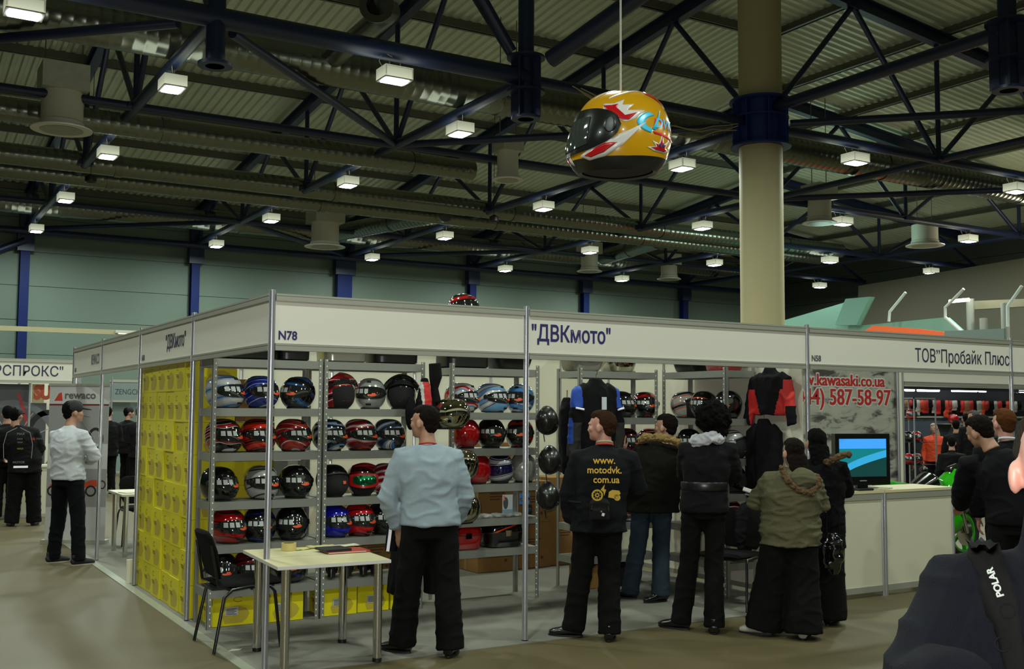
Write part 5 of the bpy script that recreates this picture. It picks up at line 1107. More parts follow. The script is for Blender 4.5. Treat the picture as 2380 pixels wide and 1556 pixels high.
# --- man in black racing jacket, far left
L8 = (-.3, 10.3); r8 = face_cam(L8)
t, jk, Mh, nk = person('man in a black racing jacket and cap seen from behind at the far left', (*L8, 0), r8, s=1., vox=.012, hip=(.02, 0, .95), chest=(-.06, 0, 1.22), neck=(-.08, .0, 1.45), head=(-.12, .04, 1.61), hyaw=radians(-30), sw=.2, bulk=.06, abulk=.035, wd=1.08, hem=.78, hairm=HK, el=(-.33, .02, 1.15), wl=(-.28, .2, 1.0), er=(.21, .04, 1.12), wr=(.13, .2, .95), al=(-.13, 0, .08), ar=(.17, 0, .08), tl=(-.3, 1), tr=(.3, 1), tbulk=.045)
cap(t, Mh, mat('black_cap_cloth'), 1, 1.0)
for s_, x, z, h_, mt in (('MAX', -.10, 1.335, .05, mat('print_grey', '70706c', .5)), ('RACE', -.095, 1.27, .03, mat('print_grey')), ('TEAM', -.095, 1.22, .03, mat('print_grey')), ('GOLD', -.09, 1.13, .03, mat('print_gold', 'a08a2a', .5)), ('MOTOR', -.14, .93, .045, mat('print_grey'))):
    o = text(s_, h_, mt, t, face_mtx((x, -.4, z), (1, 0, 0)), 'back_print', .95); project(o, jk, (0, 1, 0))
o = MB().box((-.13, -.4, .865), (.06, -.399, .895)).build('reflective_print', mat('reflective_white'), t); project(o, jk, (0, 1, 0))
mb = MB()
for sg in (-1, 1): mb.tube([(-.08+sg*.02, -.4, 1.44), (-.08+sg*.15, -.4, 1.37), (-.08+sg*.19, -.4, 1.2), (-.08+sg*.18, -.4, 1.0)], .004, 5)
o = mb.build('piping', mat('piping_grey', '83837c', .5), t); project(o, jk, (0, 1, 0), .006)
# --- farther people on the left
p = on(2, 1000, 'Y', 12.8); person('dark dressed man cut by the left edge of the picture', (p.x-.05, 11.4), face_cam(p), vox=.014, bulk=.05, hairm=HK)
for u_, yy, l, hat, top, dx in [(297, 17.2, 'man in a black knit hat and black jacket, far left beyond the table', 0, bk, 25), (325, 15.2, 'man in a black and reflective striped jacket, half hidden by the yellow boxes', 0, bk, 10), (251, 16.0, 'dark dressed man half hidden behind the left post', 1, bk, -10)]:
    p = on(u_, 1000, 'Y', yy); t, jk, Mh, nk = person(l, (p.x, p.y), face_cam(p)+(-.9 if u_ == 297 else .2), vox=.014, top=top, hairm=HK, hyaw=radians(-20), bulk=.055, abulk=.03, hem=.75, wl=(-.12, .3, 1.15), wr=(.12, .3, 1.15))
    if u_ != 251: cap(t, Mh, mat('knit_hat_black', '0b0a0c', .9), 0, 1.0)
    if u_ == 325:
        mb = MB(); mb.tube([(-.08+.0*k, -.4, 1.38-.05*k) for k in range(12)], .006, 5); mb.tube([(.05+.09*cos(a), -.4, 1.25+.1*sin(a)) for a in [k*.35 for k in range(19)]], .006, 5); o = mb.build('reflective_piping', mat('reflective_white'), t); project(o, jk, (0, 1, 0), .006)
# --- two men behind the counter end, right
pA = on(2330, 1400, 'Z', 0); LA = CAM+ray(2330, 1400)*7.9; LA = (LA.x, LA.y); rA = face_cam(LA)
person('short haired man in a dark suit bending left at the right end of the counter', (LA[0], LA[1]), rA, hip=(.12, 0, .95), chest=(.07, .08, 1.22), neck=(-.02, .14, 1.42), head=(-.13, .2, 1.585), hyaw=radians(52), hpitch=-.35, hroll=-.2, sw=.19, bulk=.045, abulk=.028, wd=1.05, hairm=HB, top=mat('dark_suit', '070708', .9, spec=.12), topname='suit_jacket', el=(-.26, .2, 1.12), wl=(-.28, .42, 1.0), er=(.3, .1, 1.1), wr=(.25, .3, .95), vox=.009, hdl=((-.2, .6, -.3), (0, 0, -1), .4))
LB = CAM+ray(2352, 1400)*8.8; LB = (LB.x, LB.y); rB = face_cam(LB)
t, jk, Mh, nk = person('man with auburn hair in a black suit behind the bending man', (LB[0], LB[1]), rB, hip=(.0, 0, .97), chest=(0, .0, 1.27), neck=(0, .02, 1.48), head=(-.03, .06, 1.64), hyaw=radians(42), sw=.19, bulk=.04, abulk=.028, hairm=mat('hair_auburn', '4a2a12', .9, spec=.1, bump=.6, bscale=180), top=mat('dark_suit'), topname='suit_jacket', vox=.009, skinm=skin2)
MB().tube([nk+V3(.064*cos(a), -.012+.064*sin(a), .03-.014*sin(a)) for a in [k*2*pi/24 for k in range(25)]], .011, 6).build('shirt_collar', mat('shirt_collar_white', 'a9b0b4', .6), t, True)
# --- foreground man at the right edge, navy fleece and backpack strap
LF = CAM+2.0*ray(2470, 1400); LF = (LF.x, LF.y); rF = face_cam(LF)+pi-radians(6)      # faces the camera, head beyond the frame
navy = mat('navy_fleece', '05070e', .95, var=.2, scale=30, bump=.35, bscale=260, spec=.15)
FM = Matrix.Translation((*LF, 0)) @ Matrix.Rotation(rF, 4, 'Z'); FI = FM.inverted()
def FP(u_, v_, d_): return FI @ (CAM+ray(u_, v_)*d_)
t, jk, Mh, nk = person('man in navy fleece with a lettered backpack strap, cut by the right edge', LF, rF, hip=(0, 0, .95), chest=tuple(FP(2475, 1500, 2.03)), neck=tuple(FP(2475, 1290, 2.03)), head=tuple(FP(2478, 1092, 2.0)), hyaw=radians(14), sw=.18, hs=1.05, hair='short', hairm=mat('hair_greyish_brown', '231d15', .9, spec=.1, bump=.8, bscale=200, stretch=(1, 1, .2)), skinm=skin2, top=navy, topname='fleece_jacket', bulk=.045, abulk=.034, wd=1.05, fold=.008, colh=.09, vox=.0065,
    er=tuple(FP(2150, 1600, 2.0)), wr=tuple(FP(2250, 1625, 1.80)), hdr=(tuple(FP(2360, 1560, 1.72)-FP(2250, 1625, 1.80)), (0, 0, -1), .5), el=tuple(FP(2780, 1560, 2.0)), wl=tuple(FP(2600, 1640, 1.8)))
stp = thing('backpack', 'black backpack with a lettered shoulder strap worn by the man at the right edge', 'backpack', (0, 0, 0))
strap_m = mat('strap_webbing', '0e0f0e', .9, spec=.1, bump=.3, bscale=500)
from mathutils.bvhtree import BVHTree
bm_ = bmesh.new(); bm_.from_mesh(jk.data); bv_ = BVHTree.FromBMesh(bm_); bm_.free()
def hitF(u_, v_, off):
    o_ = FI @ CAM; d_ = ((FI @ (CAM+ray(u_, v_)))-o_).normalized(); h = bv_.ray_cast(o_, d_, 4)
    q = h[0] if h[0] else o_+d_*1.95
    return FM @ (q+(h[1] if h[1] else -d_)*off)
cl = [(2262, 1268), (2277, 1280), (2295, 1300), (2312, 1340), (2328, 1380), (2342, 1420), (2352, 1460), (2360, 1500), (2366, 1540), (2372, 1575)]
cl = [((cl[k][0]*(2-q)+cl[k+1][0]*q)/2, (cl[k][1]*(2-q)+cl[k+1][1]*q)/2) for k in range(9) for q in (0, 1)]+[cl[9]]
rings = []
for k, (a, b) in enumerate(cl):
    a2, b2 = cl[min(k+1, len(cl)-1)]; a1, b1 = cl[max(k-1, 0)]; dx, dy = a2-a1, b2-b1; L_ = sqrt(dx*dx+dy*dy); nx, ny = dy/L_, -dx/L_; w_ = 18 if k < 2 else 36 if k < 11 else 27
    rings.append([hitF(a+nx*w_*q, b+ny*w_*q, .017+.005*(1-q*q)) for q in (-1, -.5, 0, .5, 1)])
mb = MB(); mb.loft(rings, closed=False); o = mb.build('shoulder_strap', strap_m, stp, True); sm = o.modifiers.new('s', 'SOLIDIFY'); sm.thickness = .008
w0 = hitF(2340, 1403, .03); w1 = hitF(2313, 1325, .03); w2 = hitF(2350, 1360, .016); xd = (w1-w0); nn_ = (CAM-w0).normalized()
x_ = xd.normalized(); y_ = nn_.cross(x_); Mx = Matrix((x_, y_, x_.cross(y_))).transposed().to_4x4(); Mx.translation = w0
ot = text('POLAR', .0225, mat('strap_lettering', '9aa09a', .6, spec=.1), o, Mx, 'lettering', 1.0, .0006); project(ot, o, -nn_, .0105)
for (a, b) in ((2349, 1432), (2352, 1500)):
    c = hitF(a, b, .034); mb = MB(); mb.T = Matrix.Translation(c) @ nn_.to_track_quat('Z', 'Y').to_matrix().to_4x4(); mb.lathe([(.011, -.002), (.014, -.002), (.014, .002), (.011, .002), (.011, -.002)], 16, cap=False); mb.build('buckle', mat('matt_buckle', '090909', .9, spec=.1), stp, True)
# backpack body behind his back
mb = MB(); bp = FM @ V3(.0, -.34, 1.2); mb.T = Matrix.Translation(bp) @ Matrix.Rotation(rF, 4, 'Z'); mb.tube([(0, 0, -.25), (0, 0, 0), (0, .02, .2)], [(.09, .14), (.11, .16), (.08, .13)], 18); fuse(mb, 'pack_body', strap_m, stp, .012, 3, fold=.006)
# ================================================================ HANGING JACKETS
def paint(me, rule):
    for p in me.polygons: p.material_index = rule(p.center)
def hung_jacket(label, loc, rz, w_, h_, mats, rule, sl=(.34, .5), sld=.12, th=.06, name='jacket', open_=0, hanger=1):
    t = thing(name, label, 'jacket', loc, rz); mb = MB(); H = h_      # origin at the collar top centre; faces local -y
    W = w_/2
    mb.tube([(0, 0, -H), (0, 0, -H*.7), (0, 0, -H*.45), (0, 0, -H*.2), (0, 0, -.07), (0, 0, -.02), (0, 0, .0)], [(th, W*.98), (th*1.1, W*.95), (th*1.15, W), (th*1.1, W*1.02), (th*.8, W*.62), (th*.7, .07), (th*.6, .065)], 24)
    for s in (-1, 1):
        a, L_ = (sl[0], sl[1]); x0 = s*W*.85
        mb.tube([(s*W*.5, 0, -.09), (x0, 0, -.13), (x0+s*(sld*.5), -.01, -.13-L_*.45), (x0+s*sld, -.02, -.13-L_)], [(th*.7, .06), (th*.9, .075), (th*.85, .07), (th*.6, .055)], 14)
    o = fuse(mb, 'cloth', mats, t, .011, 4, fold=.008, fsc=(8, 8, 8))
    paint(o.data, rule)
    if hanger: MB().tube([(0, 0, -.02), (0, 0, .03), (.015, 0, .05), (.01, .0, .075), (-.012, 0, .07)], .004, 6).build('hanger_hook', chr_m, t)
    return t, o
jb = mat('jacket_blue', '14409a', .75, bump=.2, bscale=200); jg = mat('jacket_grey', '25241f', .85); jr = mat('jacket_red', 'b01410', .7); jw = mat('jacket_white', 'a9a8a6', .7)
p = on(1385, 880, 'Y', 1.46)
def blue_rule(c):
    ax = abs(c.x)
    if ax > .20-.12*min(1, max(0, -c.z-.04)/.18)*0 and c.z > -.28 and ax > .09 and -c.z < .30-.0*ax and (ax-.08)*1.6 > (-c.z-.05)*.55: return 1
    if ax > .30 and c.z < -.38 and c.z > -.62: return 1
    if ax > .2 and c.z < -.42: return 2
    return 0
t, o = hung_jacket('black and blue motorcycle jacket hanging on a hanger beside the curly racks', (p.x, 1.46, p.z), 0, .46, .80, [bk, jb, jg], blue_rule, (.3, .62), .10, .075)
t['label'] = 'black and blue motorcycle jacket hanging behind the man with the yellow print'
o = MB().box((-.0, -.1, -.30), (.055, -.094, -.18)).build('paper_tag', mat('white_tag', 'b8bcc0', .4), t)
for s in (-1, 1): MB().tube([(s*.28, -.07, -.285+.0*s), (s*.20, -.09, -.30)], .010, 8).build('reflective_strip', mat('reflective_white'), t, True)
p = on(1302, 930, 'Y', 1.75); t, o = hung_jacket('plain black jacket hanging left of the blue one', (p.x+.08, 1.75, p.z+.02), radians(50), .34, .72, [bk], lambda c: 0, (.3, .6), .06, .07)
p = on(1800, 857, 'X', 4.9)
def red_rule(c):
    if c.z > -.36 and c.z < -.12 and .20 < c.x < .32 and c.x > .2-(c.z+.2)*.1: return 1
    if c.z < -.20 and abs(c.x) > .10+(c.z+.42)*.3 and abs(c.x) < .24: return 1
    return 0
hung_jacket('black and red jacket hung high on the right side wall', (4.9, .36, 2.14), -pi/2, .44, .44, [bk, jr], red_rule, (.3, .40), .10, .055)
hung_jacket('black protective jacket hung low on the right side wall', (4.9, .45, 1.66), -pi/2, .36, .64, [bk], lambda c: 0, (.3, .62), .02, .06)
p = on(985, 880, 'Y', 1.40); t = thing('racing_jacket', 'red, white and black racing jacket hanging between two racks, seen edge on', 'jacket', (p.x, 1.38, p.z-.0)); mb = MB()
mb.tube([(0, 0, 0), (0, 0, -.1), (-.01, 0, -.28), (0, 0, -.5)], [(.03, .03), (.06, .055), (.08, .08), (.06, .06)], 18); o = fuse(mb, 'sleeve', [jr, jw, bk], t, .009, 3, fold=.006); paint(o.data, lambda c: 2 if c.x < -.05 or c.z > -.03 else (1 if c.x < -.030 or c.x > .062 else 0))
mb = MB(); mb.ell((-.12, .02, -.3), (.05, .05, .15), 14, 10); fuse(mb, 'cloth', bk, t, .009, 3)
p = on(1008, 845, 'Y', 1.42); t = thing('black_glove', 'long black glove hanging from the top of the third rack', 'glove', (p.x, 1.40, p.z)); mb = MB(); mb.tube([(0, 0, 0), (.01, 0, -.12), (0, 0, -.22), (.02, 0, -.34)], [(.05, .055), (.05, .06), (.03, .035), (.035, .045)], 14)
for k in range(4): mb.tube([(-.02+k*.02, 0, -.33), (-.03+k*.03, -.01, -.40), (-.03+k*.04, -.02, -.45)], [.013, .012, .01], 8)
fuse(mb, 'glove_cloth', bk, t, .007, 2)
# black coat thrown over the right chair's back
t = thing('coat', 'black coat hung over the back of the chair by the right side wall', 'coat', (4.36, .33, .006), pi+.35)
mb = MB(); mb.tube([(-.33, 0, .86), (-.34, 0, .70), (-.33, 0, .52), (-.32, .03, .40)], [(.07, .2), (.08, .25), (.08, .26), (.05, .24)], 18) if 0 else mb.tube([(-.31, -.01, .87), (-.345, 0, .74), (-.345, 0, .58), (-.34, .01, .46)], [(.05, .18), (.055, .24), (.055, .25), (.03, .2)], 18); fuse(mb, 'cloth', bk, t, .011, 3, fold=.01)
# yellow plastic bag on the right wall rack
p = on(1705, 1222, 'X', 4.62); t = thing('yellow_bag', 'small orange yellow plastic bag on the right wall rack', 'bag', (4.7, p.y, LEVR[1]+.008)); mb = MB(); mb.ell((0, 0, .05), (.06, .05, .05), 12, 8); mb.tube([(0, 0, .06), (0, .02, .13), (0, .03, .2)], [.04, .03, .008], 10); mb.tube([(0, -.02, .04), (0, -.12, .05)], [.03, .015], 8); fuse(mb, 'bag_film', mat('orange_film', 'c07a10', .3), t, .007, 2, wob=.01, wsc=30)
# small speaker-like box under the rack behind the jeans
t = thing('speaker_box', 'small black box with a white framed round picture on the floor behind the jeans', 'box', (4.22, 1.72, .008)); MB().box((-.14, -.08, 0), (.14, .1, .27)).build('box_body', bk, t); MB().box((-.02, -.083, .10), (.11, -.078, .23)).build('white_print', lblm, t); mb = MB(); mb.lathe([(.045, -.086), (.045, -.082)], 20, (0, 0, 0), 'Y'); o = mb.build('round_print', mat('card_footer'), t); o.location = (.045, 0, .165)
# ================================================================ SECOND STAND (right)
pw = thing('partition_wall', 'white back wall carrying the grey poster behind the TV', 'partition wall', (10, 3.0, 0), pi)
for k in range(5):
    MB().box((k+.02, -.006, .09), (k+.98, .006, 2.44)).build('panel', panel, pw); MB().box((k+.02, -.016, .045), (k+.98, .016, .09)).build('bottom_rail', alu_d, pw); MB().box((k+.02, -.016, 2.44), (k+.98, .016, 2.485)).build('top_rail', alu_d, pw)
for k in range(5): MB().tube([(k, 0, .006), (k, 0, 2.5)], .021, 8).build('post', alu, pw)
t = thing('poster', 'grey camouflage poster with red web address and phone number', 'poster', (8.0, 2.975, .5))
pm = mat('poster_print', '8d8c80', .5)
nt = pm.node_tree; b = nt.nodes['Principled BSDF']; tc = nd(nt, 'ShaderNodeTexCoord'); mp = nd(nt, 'ShaderNodeMapping'); mp.inputs['Scale'].default_value = (1.3, 1, 3.2); mp.inputs['Rotation'].default_value = (0, -.35, 0); mp.inputs['Location'].default_value = (2.1, 0, .6)
nz = nd(nt, 'ShaderNodeTexNoise'); nz.inputs['Scale'].default_value = 2.1; nz.inputs['Detail'].default_value = 7; nz.inputs['Roughness'].default_value = .62; nz.inputs['Distortion'].default_value = .6
cr = nd(nt, 'ShaderNodeValToRGB'); e = cr.color_ramp.elements; e[0].position = .42; e[0].color = (*srgb('9a998c'), 1); e[1].position = .62; e[1].color = (*srgb('3d3b37'), 1)
for p_, c in ((.535, '8d8c81'), (.56, '6d6a62'), (.59, '655c59')): q = e.new(p_); q.color = (*srgb(c), 1)
L = nt.links; L.new(tc.outputs['Object'], mp.inputs[0]); L.new(mp.outputs[0], nz.inputs['Vector']); L.new(nz.outputs['Fac'], cr.inputs[0]); L.new(cr.outputs[0], b.inputs['Base Color'])
MB().box((0, 0, 0), (1.84, .004, 1.82)).build('print_sheet', pm, t)
red_l = mat('poster_red', 'a01e1c', .5); wht_l = mat('poster_white', 'b5b2aa', .5)
for s_, u_, v_, h_, sx in (('w.kawasaki.co.ua', 1871, 895, .215, 1.03), ('(044) 587-58-97', 1838, 940, .30, .96)):
    q = on(u_, v_, 'Y', 2.97)
    for k, (dx, dz) in enumerate(((-.014, -.012), (-.014, .014), (.024, -.012), (.024, .014), (.005, .018), (.005, -.016))): text(s_, h_, wht_l, t, face_mtx((q.x-8.0+dx, -.0012-k*.00005, q.z-.5+dz), (1, 0, 0)), 'lettering_outline', sx, .003, .0003)
    for k, dx in enumerate((0, .006, .012)): text(s_, h_, red_l, t, face_mtx((q.x-8.0+dx, -.0026-k*.0001, q.z-.5), (1, 0, 0)), 'lettering', sx, .003, .0004)
partition
f2 = fascia((10, 3), (13, 3), FZ0, FZ1, 'plain cream fascia board seen under the front fascia at the right'); fascia((13, 3), (16, 3), FZ0, FZ1, 'plain cream fascia board continuing past the right edge')
post(13, 3, 'aluminium post just right of the far post, under the inner fascia')
p = on(2086, 900, 'Y', 2.94); post(p.x, 2.94, 'aluminium post at the right edge of the grey poster', 2.5)
# counters
cw = mat('counter_panel', 'bab69e', .5, var=.02, scale=2)
def counter(x0, x1, y0, y1, label):
    t = thing('counter', label, 'counter', (x0, y0, 0)); W = x1-x0; Dp = y1-y0
    MB().box((0, -.02, .965), (W, Dp, .99)).build('countertop', lam, t)
    for nm, a, b in (('front_panel', (.03, -.005, .10), (W-.03, .005, .905)), ('side_panel', (.003, .03, .1), (.013, Dp-.03, .905)), ('side_panel', (W-.013, .03, .1), (W-.003, Dp-.03, .905))): MB().box(a, b).build(nm, cw, t)
    for nm, z0, z1 in (('lower_rail', .045, .10), ('upper_rail', .905, .965)):
        mb = MB(); mb.box((.03, -.016, z0), (W-.03, .016, z1)); mb.box((0, .03, z0), (.018, Dp-.03, z1)); mb.box((W-.018, .03, z0), (W, Dp-.03, z1)); mb.build(nm, alu_d, t)
    for x in (.012, W-.012):
        for y in (0.0, Dp-.012): MB().tube([(x, y, 0), (x, y, .965)], .02, 10).build('corner_post', alu, t, True)
counter(5.05, 6.04, .05, .52, 'white panel counter carrying the TV, left unit'); counter(6.05, 7.07, .05, .52, 'white panel counter, right unit with a pale top')
t = thing('television', 'flat black TV on the counter showing a blue and green picture', 'television', (6.0, .27, .992), radians(-12))
MB().box((-.315, -.03, .035), (.315, .03, .53)).build('bezel', mat('piano_black', '0a0a0b', .12, coat=.8), t)
scm = mat('screen', '2a6fb8', .3); nt = scm.node_tree; b = nt.nodes['Principled BSDF']; L = nt.links; tc = nd(nt, 'ShaderNodeTexCoord'); sx = nd(nt, 'ShaderNodeSeparateXYZ'); L.new(tc.outputs['Object'], sx.inputs[0])
# picture: sky above z=.39, teal land, pale blue road curving through it, dark green hill
def mth(op, a, b_=None, v=None):
    n = nd(nt, 'ShaderNodeMath', operation=op); L.new(a, n.inputs[0])
    if b_ is not None: L.new(b_, n.inputs[1])
    if v is not None: n.inputs[1].default_value = v
    return n.outputs[0]
X_, Z_ = sx.outputs[0], sx.outputs[2]
xs = mth('ADD', X_, v=.30); curve = mth('MULTIPLY', mth('POWER', mth('MAXIMUM', mth('MULTIPLY', xs, v=1.65), v=0.001), v=.5), v=.26)     # road centre height
d_ = mth('SUBTRACT', Z_, mth('ADD', curve, v=.085)); road = mth('LESS_THAN', mth('ABSOLUTE', d_), v=.035); hill = mth('LESS_THAN', d_, v=-.035); sky = mth('GREATER_THAN', Z_, v=.385)
def mixc(f, a, bcol):
    n = nd(nt, 'ShaderNodeMix', data_type='RGBA'); L.new(f, n.inputs['Factor'])
    if isinstance(a, tuple): n.inputs['A'].default_value = a
    else: L.new(a, n.inputs['A'])
    n.inputs['B'].default_value = bcol; return n.outputs['Result']
c4 = lambda h: (*srgb(h), 1)
col = mixc(hill, c4('0c6c74'), c4('0d3534')); col = mixc(road, col, c4('2f93c4')); col = mixc(sky, col, c4('3b8fe0'))
L.new(col, b.inputs['Base Color']); L.new(col, b.inputs['Emission Color']); b.inputs['Emission Strength'].default_value = .75
MB().box((-.27, -.034, .115), (.27, -.029, .48)).build('screen', scm, t); MB().box((-.04, -.033, .072), (.04, -.03, .080)).build('maker_mark', mat('maker_mark', '83868a', .4), t)
MB().box((-.06, -.02, .012), (.06, .02, .04)).build('stand_neck', mat('piano_black'), t); MB().lathe([(.16, 0), (.16, .012), (.05, .02)], 28).build('stand_foot', mat('piano_black'), t, True)
for u_, v_, w_, l in [(1945, 1146, .14, 'black object left of the TV foot on the counter'), (2010, 1140, .2, 'flat black keyboard like object below the TV')]:
    p = on(u_, v_, 'Z', .995); tag(MB().box((p.x-w_/2, p.y-.0, .991), (p.x+w_/2, p.y+.08, 1.005)).build('remote_control', blk), l, 'object') if w_ < .15 else tag(MB().box((p.x-w_/2, p.y-.02, .991), (p.x+w_/2, p.y+.07, 1.006)).build('leaflet_holder', blk), l, 'object')
p = on(2080, 1137, 'Z', .995); tag(MB().cb((p.x-.1, .2, .996), (.3, .2, .008), .2).build('paper_stack', mat('paper_b5b096')), 'flat pale paper stack on the right counter', 'paper')
# motorcycles
green = hmat('kawa_green', '1e8c0a', rough=.15); bblk = hmat('bike_black', '0b0b0c', rough=.12); tyre = mat('tyre_rubber', '0b0b0b', .8); eng = mat('engine_grey', '1c1c1d', .35, .6)
def bike(loc, rz, label, c1, c2):
    t = thing('motorcycle', label, 'motorcycle', loc, rz)         # front to local +x
    for x, nm in ((-.70, 'rear_wheel'), (.72, 'front_wheel')):
        mb = MB(); n = 32; rings = []
        for k in range(n+1):
            a = 2*pi*k/n; c = Vector((x+cos(a)*.265, 0, .32+sin(a)*.265)); u3 = Vector((cos(a), 0, sin(a))); rings.append([c+u3*(.052*cos(q*pi/5))+Vector((0, 1, 0))*(.062*sin(q*pi/5)) for q in range(10)])
        mb.loft(rings, cap=False); w3 = mb.build(nm, tyre, t, True)
        mb = MB()
        for k in range(5): a = k*2*pi/5; mb.beam((x, 0, .32), (x+cos(a)*.22, 0, .32+sin(a)*.22), .03, .03, (0, 1, 0))
        rg = []
        for k in range(n+1):
            a = 2*pi*k/n; c = Vector((x+cos(a)*.215, 0, .32+sin(a)*.215)); u3 = Vector((cos(a), 0, sin(a))); rg.append([c+u3*.012+Vector((0, .04, 0)), c-u3*.012+Vector((0, .04, 0)), c-u3*.012-Vector((0, .04, 0)), c+u3*.012-Vector((0, .04, 0))])
        mb.loft(rg, cap=False); mb.build('rim', c1, w3)
        MB().lathe([(.15, -.055), (.15, -.05)], 24, (x, 0, .32), 'Y').build('brake_disc', chrome, w3)
    mb = MB(); mb.tube([(-.15, 0, .82), (.1, 0, .92), (.32, 0, .86)], [(.12, .10), (.16, .13), (.08, .10)], 18); fuse(mb, 'fuel_tank', c2, t, .012, 5)
    mb = MB(); mb.tube([(-.95, 0, .99), (-.75, 0, .93), (-.5, 0, .85), (-.2, 0, .80)], [(.02, .03), (.05, .08), (.06, .11), (.06, .12)], 16); fuse(mb, 'tail_fairing', c1, t, .012, 4)
    mb = MB(); mb.ell((-.38, 0, .90), (.2, .1, .03), 14, 8); mb.build('seat', fabric, t, True)
    mb = MB(); mb.tube([(.30, 0, .60), (.48, 0, .80), (.62, 0, .93), (.72, 0, .88), (.80, 0, .80)], [(.2, .15), (.2, .19), (.12, .17), (.09, .13), (.03, .05)], 18); mb.tube([(-.12, 0, .34), (.2, 0, .36), (.48, 0, .50)], [(.09, .13), (.12, .17), (.2, .19)], 14); fuse(mb, 'front_fairing', c1, t, .012, 4)
    mb = MB(); mb.tube([(.50, 0, 1.0), (.62, 0, 1.02), (.72, 0, .93)], [(.05, .10), (.05, .12), (.02, .08)], 14); mb.build('windscreen', visor_m, t, True)
    MB().box((-.3, -.12, .35), (.25, .12, .7)).build('engine', eng, t)
    for s in (-1, 1):
        MB().tube([(.5, s*.1, .95), (.58, s*.09, .7), (.72, s*.08, .32)], .025, 10).build('fork_leg', chrome, t, True); MB().tube([(.46, s*.1, .93), (.38, s*.3, .92)], .014, 8).build('handlebar', bblk, t, True); MB().ell((.50, s*.33, 1.05), (.03, .06, .035), 12, 8).build('mirror', bblk, t, True)
        MB().beam((-.25, s*.07, .4), (-.7, s*.07, .32), .03, .06).build('swingarm', eng, t)
    mb = MB(); n = 12; rg = []
    for k in range(n+1): a = .5+k*.19; rg.append([Vector((.72+cos(a)*.36, q*.06, .32+sin(a)*(.36-.03*abs(q)))) for q in (-1, -.5, 0, .5, 1)])
    mb.loft(rg, closed=False); o = mb.build('front_mudguard', c1, t, True); o.modifiers.new('s', 'SOLIDIFY').thickness = .006
    MB().tube([(-.1, -.1, .3), (-.5, -.12, .32), (-.85, -.15, .5)], [.03, .045, .055], 12).build('exhaust', chrome, t, True)
    return t
pB = on(2150, 1120, 'Y', 1.25)
bike((pB.x-.05, 1.25, 0), 0.05, 'green and black sports motorcycle behind the counter', green, bblk)
bike((pB.x+1.2, .45, 0), -2.2, 'green motorcycle partly hidden between the counter and the bending man', green, bblk)
# glass showcase and red gear stand behind
SX = on(2119, 1000, 'Y', 6.0).x
t = thing('glass_showcase', 'tall glass showcase with red goods right of the grey poster', 'showcase', (SX, 6.0, 0)); gl = mat('showcase_glass', 'c0c8c4', .03, trans=1, spec=.5)
MB().box((-.3, -.3, 0), (.3, .3, .35)).build('base', bk, t)
for x in (-.29, .29):
    for y in (-.29, .29): MB().box((x-.01, y-.01, .35), (x+.01, y+.01, 2.0)).build('frame_post', alu, t)
MB().box((-.3, -.3, 1.98), (.3, .3, 2.0)).build('top', alu, t)
for z in (.8, 1.2, 1.6): MB().box((-.28, -.28, z), (.28, .28, z+.008)).build('glass_shelf', gl, t)
for i, (x, z, m_) in enumerate([(-.1, .81, 'red'), (.12, .81, 'redwhite'), (-.1, 1.21, 'black'), (.12, 1.21, 'brightred'), (0, 1.61, 'redblack')]):
    h = helmet('full', P_[m_], 'red or black helmet inside the glass showcase, %s' % ['lower left', 'lower right', 'middle left', 'middle right', 'top'][i], (SX+x, 6.0, z), radians(-110), 'helmets in the glass showcase', stickers=0, tags=0, sc=.7)
YG = 9.0
wx0, wx1 = 15.0, 24.0
gwall = thing('partition_wall', 'dark back wall of the red gear stand, far right', 'partition wall', (wx0, YG, 0))
MB().box((0, 0, 0), (wx1-wx0, .04, 2.75)).build('panel', mat('dark_stand_panel', '17181f', .7), gwall); MB().box((2.2, -.02, 1.15), (8, -.0, 1.62)).build('grey_band', mat('grey_blue_band', '3a414c', .6), gwall); MB().box((0, -.08, 1.62), (wx1-wx0, 0, 1.66)).build('shelf_edge', alu_d, gwall)
rr_ = random.Random(3); gm = [jr, mat('gear_red', '9c1c12', .6), mat('gear_orange', 'b8380f', .6), mat('gear_white', '9a958c', .6), bk, mat('gear_tan', '7c5a3c', .6)]
for i in range(30):
    x = 17.4-2.3+i*.22; u_ = 2095+i*9.5; q = on(u_, 930, 'Y', YG-.12); k_ = gm[[0, 5, 1, 4, 3, 2, 1, 4, 3, 0, 4, 2, 1, 3, 4][i % 15]]
    L_ = rr_.uniform(.22, .36); t = thing('hanging_glove', ['red', 'tan', 'dark red', 'black', 'white', 'orange', 'dark red', 'black', 'white', 'red', 'black', 'orange', 'dark red', 'white', 'black'][i % 15]+' piece of riding gear in the far row, place %s from the left' % ['one', 'two', 'three', 'four', 'five', 'six', 'seven', 'eight', 'nine', 'ten', 'eleven', 'twelve', 'thirteen', 'fourteen', 'fifteen', 'sixteen', 'seventeen', 'eighteen', 'nineteen', 'twenty', 'twenty-one', 'twenty-two', 'twenty-three', 'twenty-four', 'twenty-five', 'twenty-six', 'twenty-seven', 'twenty-eight', 'twenty-nine', 'thirty'][i], 'riding gear', (q.x, YG-.1, 2.02), 0, 'riding gear hung in the far red stand')
    mb = MB(); mb.tube([(0, 0, 0), (0, 0, -L_*.4), (.01, 0, -L_*.7)], [(.04, .05), (.045, .06), (.04, .07)], 12)
    for f in range(4): mb.tube([(-.045+f*.03, 0, -L_*.65), (-.055+f*.037, 0, -L_)], [.018, .012], 8)
    fuse(mb, 'glove_body', k_, t, .014, 2, wob=.012, wsc=14); t.scale = (rr_.uniform(.9, 2.0), 1, rr_.uniform(.75, 1.2))
MB
